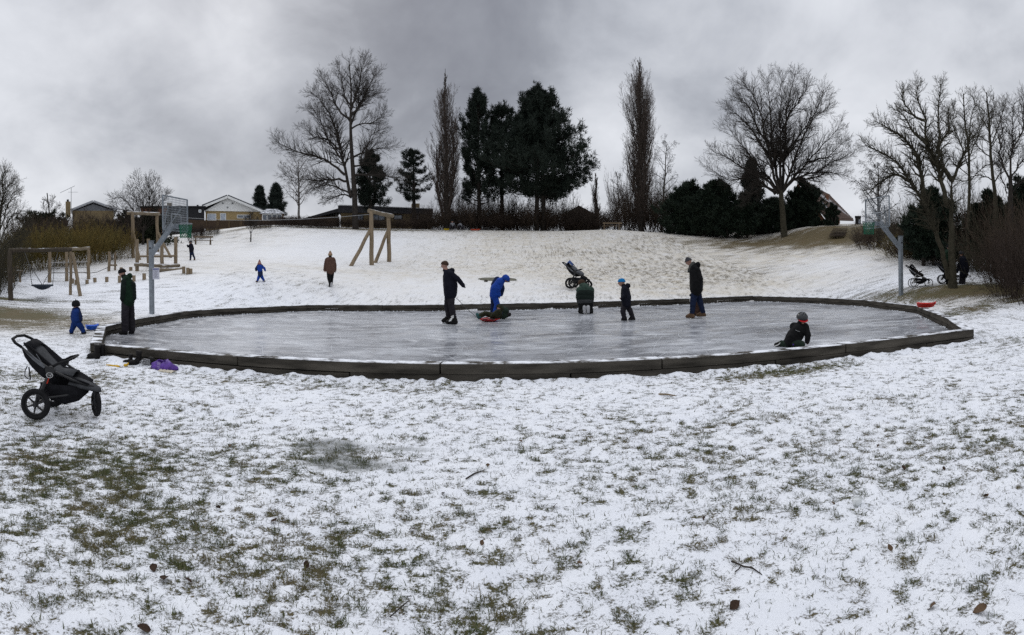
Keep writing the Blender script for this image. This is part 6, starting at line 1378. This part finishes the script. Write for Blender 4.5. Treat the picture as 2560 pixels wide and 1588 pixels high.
# -- on the crest
d = 56.2
p = Person('person sitting on the crest with a yellow sled, in grey', d, (1131, 573), .022)
p.head((1130.5, 553), 3.6, (.5, .2, -.8)); p.slab((1131, 560), (1132, 566), 3.0, 3.4, .06, .06, LTJ); p.chain([(1130, 568), (1126, 563.5, -.4), (1125, 571, -.5)], [3, 2.6, 2.2], DKTR); p.chain([(1134, 568), (1137, 564, -.4), (1138, 571, -.5)], [3, 2.6, 2.2], DKTR); p.chain([(1128, 559), (1125.5, 564)], [2, 1.8], LTJ); p.chain([(1135, 559), (1137, 565)], [2, 1.8], LTJ); p.build(); p.cover(HATB, 'hat', 1.15, .3, .0)
p = Person('person crouching on the crest in pale jacket beside the sitting one', d, (1152, 573), .022)
p.head((1149, 555), 3.4, (-.8, .3, -.4), HAIR); p.slab((1151, 561), (1153, 565), 3.0, 3.0, .06, .06, LTJ); p.chain([(1153, 566), (1148, 565, -.3), (1148.5, 571.5, -.3)], [2.9, 2.6, 2.1], DKTR); p.chain([(1156, 565), (1158, 567, -.2), (1157, 571.5, -.2)], [2.9, 2.6, 2.1], DKTR); p.chain([(1149, 560), (1145, 564)], [2, 1.7], LTJ); p.build(); p.cover(HATB, 'hat', 1.15, .3, .0)
def small_sled(name, label, c, L, W, hgt, mat, yaw, cat='sled'):
    c = Vector(c); root = empty(name, c, label, cat); M4 = Matrix.Translation(c) @ Matrix.Rotation(yaw, 4, 'Z'); rows = []
    for x, w, z0 in ((-.5, .34, .30), (-.42, .46, .06), (-.2, .5, .0), (.15, .5, .0), (.36, .42, .10), (.5, .22, .52)):
        rows.append([M4 @ Vector((x * L, y * w * W, (z0 + (1 if abs(y) > .8 else 0) * .55 * (1 - z0)) * hgt)) for y in (-1, -.86, -.5, 0, .5, .86, 1)])
    MB().loft(rows, .012).build('shell', mat, root, smooth=True)
    MB().tube([M4 @ Vector((.46 * L, -.18 * W, .5 * hgt)), M4 @ Vector((.62 * L, 0, .35 * hgt)), M4 @ Vector((.46 * L, .18 * W, .5 * hgt))], .008, 5).build('cord', ROPE, root); return root
ORP = M('orange_red_plastic', (.55, .07, .025), .45, .12, 6, spec=.5); YEP = M('yellow_plastic', (.55, .40, .02), .45, .12, 6, spec=.5); BLP = M('blue_plastic', (.02, .12, .62), .4, .12, 6, spec=.5); RDP = M('bright_red_plastic', (.55, .022, .015), .4, .12, 6, spec=.5)
small_sled('plastic_sled', 'orange red sled lying on the crest', G(1190, 56), .95, .42, .24, ORP, .1); small_sled('plastic_sled', 'small yellow sled on the crest beside the sitting person', G(1118, 56), .55, .35, .30, YEP, .3)
g, dd = hit(231, 826); sd_ = small_sled('plastic_sled', 'bright blue sled beside the toddler outside the rink corner', (g.x, g.y, g.z + .02), .36, .30, .20, BLP, .9)
# -- by the forking tree on the right
d = 24.3
p = Person('person in green jacket and black trousers behind the forking tree', d, (2370, 717), .014)
p.head((2372, 618), 6, (.6, .2, -.5)); p.slab((2371, 634), (2370, 652), 10, 10.5, .10, .10, GREENJ); p.slab((2370, 652), (2370, 668), 10.5, 9.5, .10, .10, GREENJ); p.chain([(2362, 634), (2359, 652), (2360, 668)], [4.8, 4.2, 3.6], GREENJ); p.chain([(2380, 634), (2383, 652), (2382, 666)], [4.8, 4.2, 3.6], GREENJ); p.hand((2360, 669), (2360.5, 678), GLOVE)
p.chain([(2367, 670), (2368, 692), (2370, 711)], [7, 5.8, 5], BLKC); p.chain([(2374, 670), (2374, 692), (2375, 711)], [7, 5.8, 5], BLKC); p.boot((2370, 712), (2363, 717), 3.6, PALESH); p.boot((2375, 713), (2369, 717), 3.6, PALESH); p.build(); p.cover(HATB, 'hat', 1.15, .3, 0)
p = Person('person in dark navy jacket leaning out right of the forking tree', d, (2407, 716), .014)
p.head((2404, 634), 6, (-.8, .3, -.3)); p.slab((2407, 650), (2410, 672), 9.5, 10, .10, .10, NAVY); p.slab((2410, 672), (2409, 686), 10, 9, .10, .10, NAVY); p.chain([(2415, 652), (2418, 670), (2417, 688)], [4.8, 4.2, 3.6], NAVY); p.hand((2417, 689), (2416, 697), GLOVE); p.chain([(2402, 652), (2396, 668), (2393, 680)], [4.6, 4, 3.4], NAVY)
p.chain([(2404, 688), (2402, 702), (2401, 712)], [6, 5, 4.4], DKTR); p.chain([(2410, 688), (2409, 702), (2408, 712)], [6, 5, 4.4], DKTR); p.boot((2401, 712), (2396, 716), 3.4, BLKB); p.boot((2408, 712), (2403, 716), 3.4, BLKB); p.build(); p.cover(HATG, 'hat', 1.15, .3, 0)
# ---------------------------------------------------------------- small things along the border and in the snow
def on_ground(px, py): return hit(px, py, 2, 40)
# boots, bag, gloves in front of the near left border
def boot_obj(label, px, py, h, yaw, mat=BLKB):
    g, dd = on_ground(px, py); root = empty('winter_boot', g, label, 'boot', 'boots left by the border'); M4 = Matrix.Translation(g) @ Matrix.Rotation(yaw, 4, 'Z') @ Matrix.Scale(h / .26, 4)
    up = MB().tube([(-.05, 0, .03), (-.05, 0, .12), (-.045, 0, .20), (-.05, 0, .26)], [.052, .050, .055, .062], 12).ball((.06, 0, .055), (.12, .050, .055), 12, 8).ball((-.02, 0, .06), (.09, .052, .075), 12, 8)
    up.xf(M4).build('upper', mat, root, smooth=True); MB().prism([(-.115, -.045, 0), (.10, -.052, 0), (.175, -.03, 0), (.175, .03, 0), (.10, .052, 0), (-.115, .045, 0)], (0, 0, .03)).xf(M4).build('sole', RUB, root)
    lc = MB()
    for k in range(4): lc.tube([Vector((.035 - k * .02, -.03, .10 + k * .028)), Vector((.045 - k * .02, .0, .112 + k * .028)), Vector((.035 - k * .02, .03, .10 + k * .028))], .004, 4)
    tag(lc.xf(M4).build('laces', GLOVE, root), kind='stuff'); return root
boot_obj('tall black boot at the left corner of the timber border', 238, 899, .27, math.pi + .15); boot_obj('black boot directly behind the corner boot', 249, 897, .27, math.pi + .3)
boot_obj('low dark boot lying left of the tangled skates', 323, 910, .17, math.pi + .4); boot_obj('upright dark boot between the low boot and the tangled laces', 342, 913, .24, math.pi + 1.2)
g, dd = on_ground(369, 916); sk = empty('ice_skates', g, 'tangle of black skates with pale laces beside the purple bag', 'skates')
MB().ball(g + Vector((0, 0, .06)), (.11, .06, .06), 12, 8).ball(g + Vector((.05, .03, .09)), (.08, .06, .07), 12, 8).ball(g + Vector((-.06, .02, .05)), (.07, .05, .05), 12, 8).build('boot', BLKB, sk, smooth=True)
R8 = random.Random(4); lc = MB()
for k in range(7): lc.tube([g + Vector((-.13 + .03 * k * R8.random(), -.07 - .01 * R8.random(), .03 + .012 * k)), g + Vector((R8.uniform(-.04, .04), -.085, .05 + .015 * k)), g + Vector((.10, -.06, .04 + .014 * k))], .0035, 4)
tag(lc.build('laces', M('pale_lace', (.35, .35, .36), .7, .1, 5), sk), kind='stuff')
g, dd = on_ground(411, 924); bag = empty('shopping_bag', g, 'crumpled purple bag with pale print against the timber border', 'bag')
rows = []; NB = 26
for j, (z, r) in enumerate(((0, .19), (.022, .215), (.055, .205), (.09, .175), (.12, .13), (.135, .08), (.125, .02))):
    rows.append([g + Vector((math.cos(a) * r * 1.08 * (1 + .18 * math.sin(a * 5 + j) + .12 * math.sin(a * 9 - 2 * j)), math.sin(a) * r * .72 * (1 + .16 * math.cos(a * 4 + j * 1.3)), z * (1 + .24 * math.sin(a * 3 + j * .8) + .08 * math.sin(a * 7)) - .005)) for a in [2 * math.pi * k / NB for k in range(NB + 1)]])
MB().loft(rows).build('bag_body', M('purple_plastic', (.085, .030, .24), .55, .35, 12, .3, spec=.4), bag, smooth=True)
for e in (-1, 1): MB().tube([g + Vector((.05 * e - .02, -.02, .10)), g + Vector((.09 * e - .02, -.04, .15)), g + Vector((.05 * e - .01, -.05, .16)), g + Vector((-.01 * e, .0, .11))], .013, 6).build('handle', M('purple_handle', (.06, .022, .17), .6, .3, 8), bag, smooth=True)
pr = MB()
for k, pts in enumerate([[(-.05, .14), (-.045, .10), (-.03, .085), (-.02, .13)], [(-.01, .14), (.0, .09), (.012, .13)], [(.02, .09), (.03, .14), (.038, .10)], [(-.05, .065), (-.02, .06), (.03, .07)], [(-.04, .045), (.0, .042), (.035, .05)]]):
    pr.tube([g + Vector((x, -.148 - .02 * math.sin(x * 30) - (.12 - z) * .12, z)) for x, z in pts], .0042, 4)
tag(pr.build('print', M('lilac_print', (.34, .27, .48), .6, .1, 5), bag), kind='stuff')
g2, dd = on_ground(413, 932); cl = MB(); NB = 14
cl.loft([[g2 + Vector((-.14 + .28 * k / NB, -.03 + .05 * j + .012 * math.sin(k * 1.7), .008 + .03 * abs(math.sin(k * .9 + j * .7)) * (1 if 0 < j < 3 else .4))) for k in range(NB + 1)] for j in range(4)], .008)
tag(cl.build('folded_cloth', M('cream_cloth', (.55, .50, .40), .9, .12, 10), origin=tuple(g2), smooth=True), 'crumpled cream cloth lying in front of the purple bag', 'cloth')
YEL = M('yellow_wool', (.62, .38, .035), .9, .2, 14, .3)
g, dd = on_ground(281, 917); tag(MB().tube([g + Vector((x, y, .012 + z)) for x, y, z in ((-.14, 0, 0), (-.07, .01, .004), (0, -.005, .004), (.05, .012, .002), (.12, .0, .008), (.16, .012, .0))], [.010, .015, .014, .016, .018, .010], 7).build('yellow_strap', YEL, origin=tuple(g), smooth=True), 'long yellow strap lying in the snow before the border', 'strap')
g, dd = on_ground(314, 917); tag(MB().ball(g + Vector((0, 0, .022)), (.045, .025, .026), 10, 7).tube([g + Vector((.02, 0, .03)), g + Vector((.05, .01, .055)), g + Vector((.045, .01, .07))], [.018, .016, .008], 7).build('yellow_mitten', YEL, origin=tuple(g), smooth=True), 'small yellow mitten right of the yellow strap', 'mitten')
# red sled upside down on the far right border
a_, b_ = Vector(RINK[9]), Vector(RINK[10]); c = P(2316, 770, 17.6); c.z = BH + .02
rs = small_sled('plastic_sled', 'bright red plastic sled lying on the far right border', (c.x, c.y, BH + .015), .60, .34, .24, RDP, -.9)
# stone slab on the slope
g, dd = hit(1245, 699, 22, 50); sl = empty('stone_slab', g, 'flat grey stone slab on the slope behind the blue child', 'stone')
rng = random.Random(3); R_, A_, U_ = frame_at(1245, 28); ring_ = []
for k in range(22):
    an = 2 * math.pi * k / 22; q = g + R_ * (math.cos(an) * 1.0 * rng.uniform(.9, 1.08)) + A_ * (math.sin(an) * .45 * rng.uniform(.88, 1.1)); ring_.append(Vector((q.x, q.y, H(q.x, q.y) - .08)))
MB().prism(ring_, (0, 0, .115)).build('slab', M('lichen_stone', (.125, .120, .092), .9, .3, 4, .4), sl, bevel=.03)
for x in (-.6, -.1, .5): MB().ball(g + R_ * x - A_ * .66 + Vector((0, 0, -.06)), (.10, .08, .07), 9, 6).build('edge_stone', M('dark_stone', (.06, .055, .045), .9, .3, 8), sl)
# fallen leaves, sticks and a cup
LEAF = M('dead_leaf', (.045, .028, .020), .85, .5, 20, .3); LEAF2 = M('dead_leaf_light', (.11, .072, .045), .85, .4, 20, .3)
LM = {}
def leaf_obj(px, py, size, mat, yaw, label, group):
    key = mat.name
    if key not in LM:
        rows = [[(x, y * w, .22 * abs(y) * w + .10 * math.sin(x * 4 + y)) for y in (-1, -.5, 0, .5, 1)] for x, w in ((-.5, .05), (-.36, .26), (-.15, .40), (.08, .36), (.30, .22), (.5, .02))]
        mb = MB().loft(rows, .015).tube([(-.5, 0, 0), (-.72, .03, .03)], .015, 4); me = bpy.data.meshes.new('leaf'); me.from_pydata([tuple(v) for v in mb.v], [], mb.f); me.update(); me.materials.append(mat); LM[key] = me
    g, dd = on_ground(px, py); o = bpy.data.objects.new('fallen_leaf', LM[key]); COL.objects.link(o); o.location = g + Vector((0, 0, .022)); o.scale = (size * .68,) * 3; o.rotation_euler = (R8.uniform(-.5, .5), R8.uniform(-.6, .6), yaw); ORG[o.name] = g
    tag(o, label, 'leaf', group)
for x, y, s in [(697, 1080, .06), (564, 1141, .045), (306, 1241, .07), (684, 1313, .07), (1031, 1334, .075), (384, 1436, .08), (411, 1459, .10), (471, 1462, .06), (766, 1425, .065), (1838, 1532, .085), (1583, 1213, .06), (1621, 1318, .05), (2259, 1178, .07), (2385, 1159, .06), (2463, 1249, .05), (2000, 1070, .05), (360, 1588, .09), (2360, 1180, .05), (1760, 1308, .045), (545, 1280, .06), (2195, 1121, .05), (820, 1055, .04), (1108, 1240, .05)]:
    leaf_obj(x, y, s, LEAF, R8.uniform(0, 6), 'curled dark brown dead leaf lying on the near snow', 'dark dead leaves on the near snow')
for x, y, s in [(1302, 1110, .05), (1388, 1275, .06), (1742, 1153, .05), (2083, 1267, .04), (2468, 1248, .05), (2196, 1122, .05), (1242, 971, .07), (1407, 973, .06), (1450, 1420, .05), (930, 1240, .05), (2225, 1380, .06), (2450, 1540, .10), (2330, 1535, .08), (575, 1120, .05), (1205, 1370, .05), (1220, 1170, .05)]:
    leaf_obj(x, y, s, LEAF2, R8.uniform(0, 6), 'light tan dead leaf lying on the near snow', 'light dead leaves on the near snow')
def stick(label, pix, r, fork=None, mat=BARK_D):
    pts = [on_ground(*q)[0] + Vector((0, 0, .02 + .008 * (i % 2))) for i, q in enumerate(pix)]; m = MB().tube(pts, [r] * (len(pts) - 1) + [r * .5], 6)
    if fork: m.tube([on_ground(*q)[0] + Vector((0, 0, .022)) for q in fork], [r * .7] * len(fork), 5)
    tag(m.build('fallen_stick', mat, origin=tuple(pts[0])), label, 'stick')
stick('thin forked dark twig lying on the near snow', [(1829, 1414), (1838, 1426), (1860, 1431), (1880, 1437), (1905, 1452)], .0045, [(1852, 1430), (1847, 1438), (1838, 1446)])
stick('pale straight stick in the snow below the near border', [(1647, 990), (1668, 992), (1690, 994)], .012, mat=LOG)
stick('dark thin stick near the left edge of the lawn', [(1165, 1207), (1185, 1197), (1212, 1184)], .006); stick('small branched twig sticking from the snow at bottom centre', [(975, 1560), (1010, 1530), (1025, 1514)], .003, [(1022, 1516), (1018, 1506), (1030, 1504)])
g, dd = on_ground(2143, 1270); cp = MB().tube([g, g + Vector((0, 0, .05))], [.026, .034], 14); tag(cp.build('plastic_cup', M('frosted_plastic', (.62, .64, .64), .35, .08, 8, spec=.5), origin=tuple(g), smooth=True), 'small pale plastic cup stuck in the snow', 'cup')
# frost crumbs scraped against the inside of the border
rg = np.random.RandomState(9); V, Fc = [], []
for i in range(len(RINK)):
    a, b = Vector(RINK[i]), Vector(RINK[(i + 1) % len(RINK)]); L = (b - a).length; nrm = Vector((-(b - a).y, (b - a).x)).normalized() * -1
    cl_ = rg.rand(max(2, int(L * 1.1)))
    for k in range(int(L * 9)):
        q = a.lerp(b, float(np.clip(cl_[rg.randint(len(cl_))] + rg.normal(0, .25 / L), 0, 1))) + nrm * abs(rg.normal(0, .09)); s = rg.uniform(.008, .032); m = MB().ball((q.x, q.y, s * .2), (s * 1.3, s * 1.1, s * .55), 5, 4); o = len(V); V += [tuple(v) for v in m.v]; Fc += [[o + t for t in f] for f in m.f]
me = bpy.data.meshes.new('frost_crumbs'); me.from_pydata(V, [], Fc); me.update()
tag(link_mesh(me, 'frost_crumbs', M('frost', (.66, .68, .71), .8, .12, 12), smooth=True), 'loose white frost crumbs along the foot of the timber border', 'frost', kind='stuff')
# grass blades and dead stalks poking through the thin snow
def grass(name, n, region, seed, lmin, lmax, wid, mat, label):
    g = np.random.RandomState(seed); x0, x1, y0, y1 = region
    x = g.uniform(x0, x1, n * 6); y = g.uniform(y0, y1, n * 6); r = np.hypot(x, y)
    k = (np.abs(np.arctan2(x, y)) < 1.0) & (rink_sd(x, y) > BW + .02); x, y = x[k], y[k]
    c, t = snow_cover(x, y); c = c + .55 * (fbm(x * 13, y * 13, 3, seed + 3, .6) - .5)
    pr = np.clip((.56 - c) * 2.6, .05, 1) * np.clip(5.0 / np.hypot(x, y), .25, 1.3); k = g.rand(len(x)) < pr; x, y, c = x[k][:n], y[k][:n], c[k][:n]; n = len(x)
    z = Hn(x, y) + .004 + .010 * np.clip((c - .4) * 2, 0, 1); az = g.uniform(0, 6.283, n); tl = np.abs(g.normal(.75, .40, n)).clip(.1, 1.45); L = g.uniform(lmin, lmax, n) * (1.15 - .5 * np.clip(c, 0, 1)); w = wid * g.uniform(.6, 1.3, n)
    dx, dy, dz = np.cos(az) * np.sin(tl), np.sin(az) * np.sin(tl), np.cos(tl); sx, sy = -np.sin(az + g.normal(0, .6, n)), np.cos(az)
    base = np.c_[x, y, z]; d = np.c_[dx, dy, dz]; s = np.c_[sx, sy, np.zeros(n)] * w[:, None]
    mid = base + d * (L * .55)[:, None]; tip = base + np.c_[dx * 1.15, dy * 1.15, dz * .72] * L[:, None]
    Vv = np.stack([base - s, base + s, mid + s * .7, mid - s * .7, tip], 1).reshape(-1, 3); o = np.arange(n)[:, None] * 5
    Ff = np.concatenate([o + [[0, 1, 2]], o + [[0, 2, 3]], o + [[3, 2, 4]]], 0)
    ob = link_mesh(np_mesh(name, Vv, Ff), name, mat); return tag(ob, label, 'grass', kind='stuff')
def blade_mat(name, a, b, c):
    m = bpy.data.materials.new(name); m.use_nodes = True; t = m.node_tree; bs = t.nodes['Principled BSDF']; co = t.nodes.new('ShaderNodeTexCoord').outputs['Object']
    v = mixc(t, ramp(t, noise(t, co, 30, 3, .6), [(.35, 0.0), (.65, 1.0)]), a, b); v = mixc(t, ramp(t, noise(t, co, 2.5, 4, .6), [(.48, 0.0), (.66, 1.0)]), v, c)
    t.links.new(v, bs.inputs['Base Color']); bs.inputs['Roughness'].default_value = .8; bs.inputs['Specular IOR Level'].default_value = .1; return m
BLADE = blade_mat('grass_blades', (.020, .032, .009), (.075, .090, .030), (.12, .095, .045))
grass('grass', 70000, (-6.2, 6.2, 1.6, 5.2), 11, .018, .055, .0017, BLADE, 'short green and straw grass poking through the near snow')
grass('grass', 46000, (-11, 11, 5.0, 9.0), 12, .02, .06, .0026, BLADE, 'short olive grass in the snow before the border')
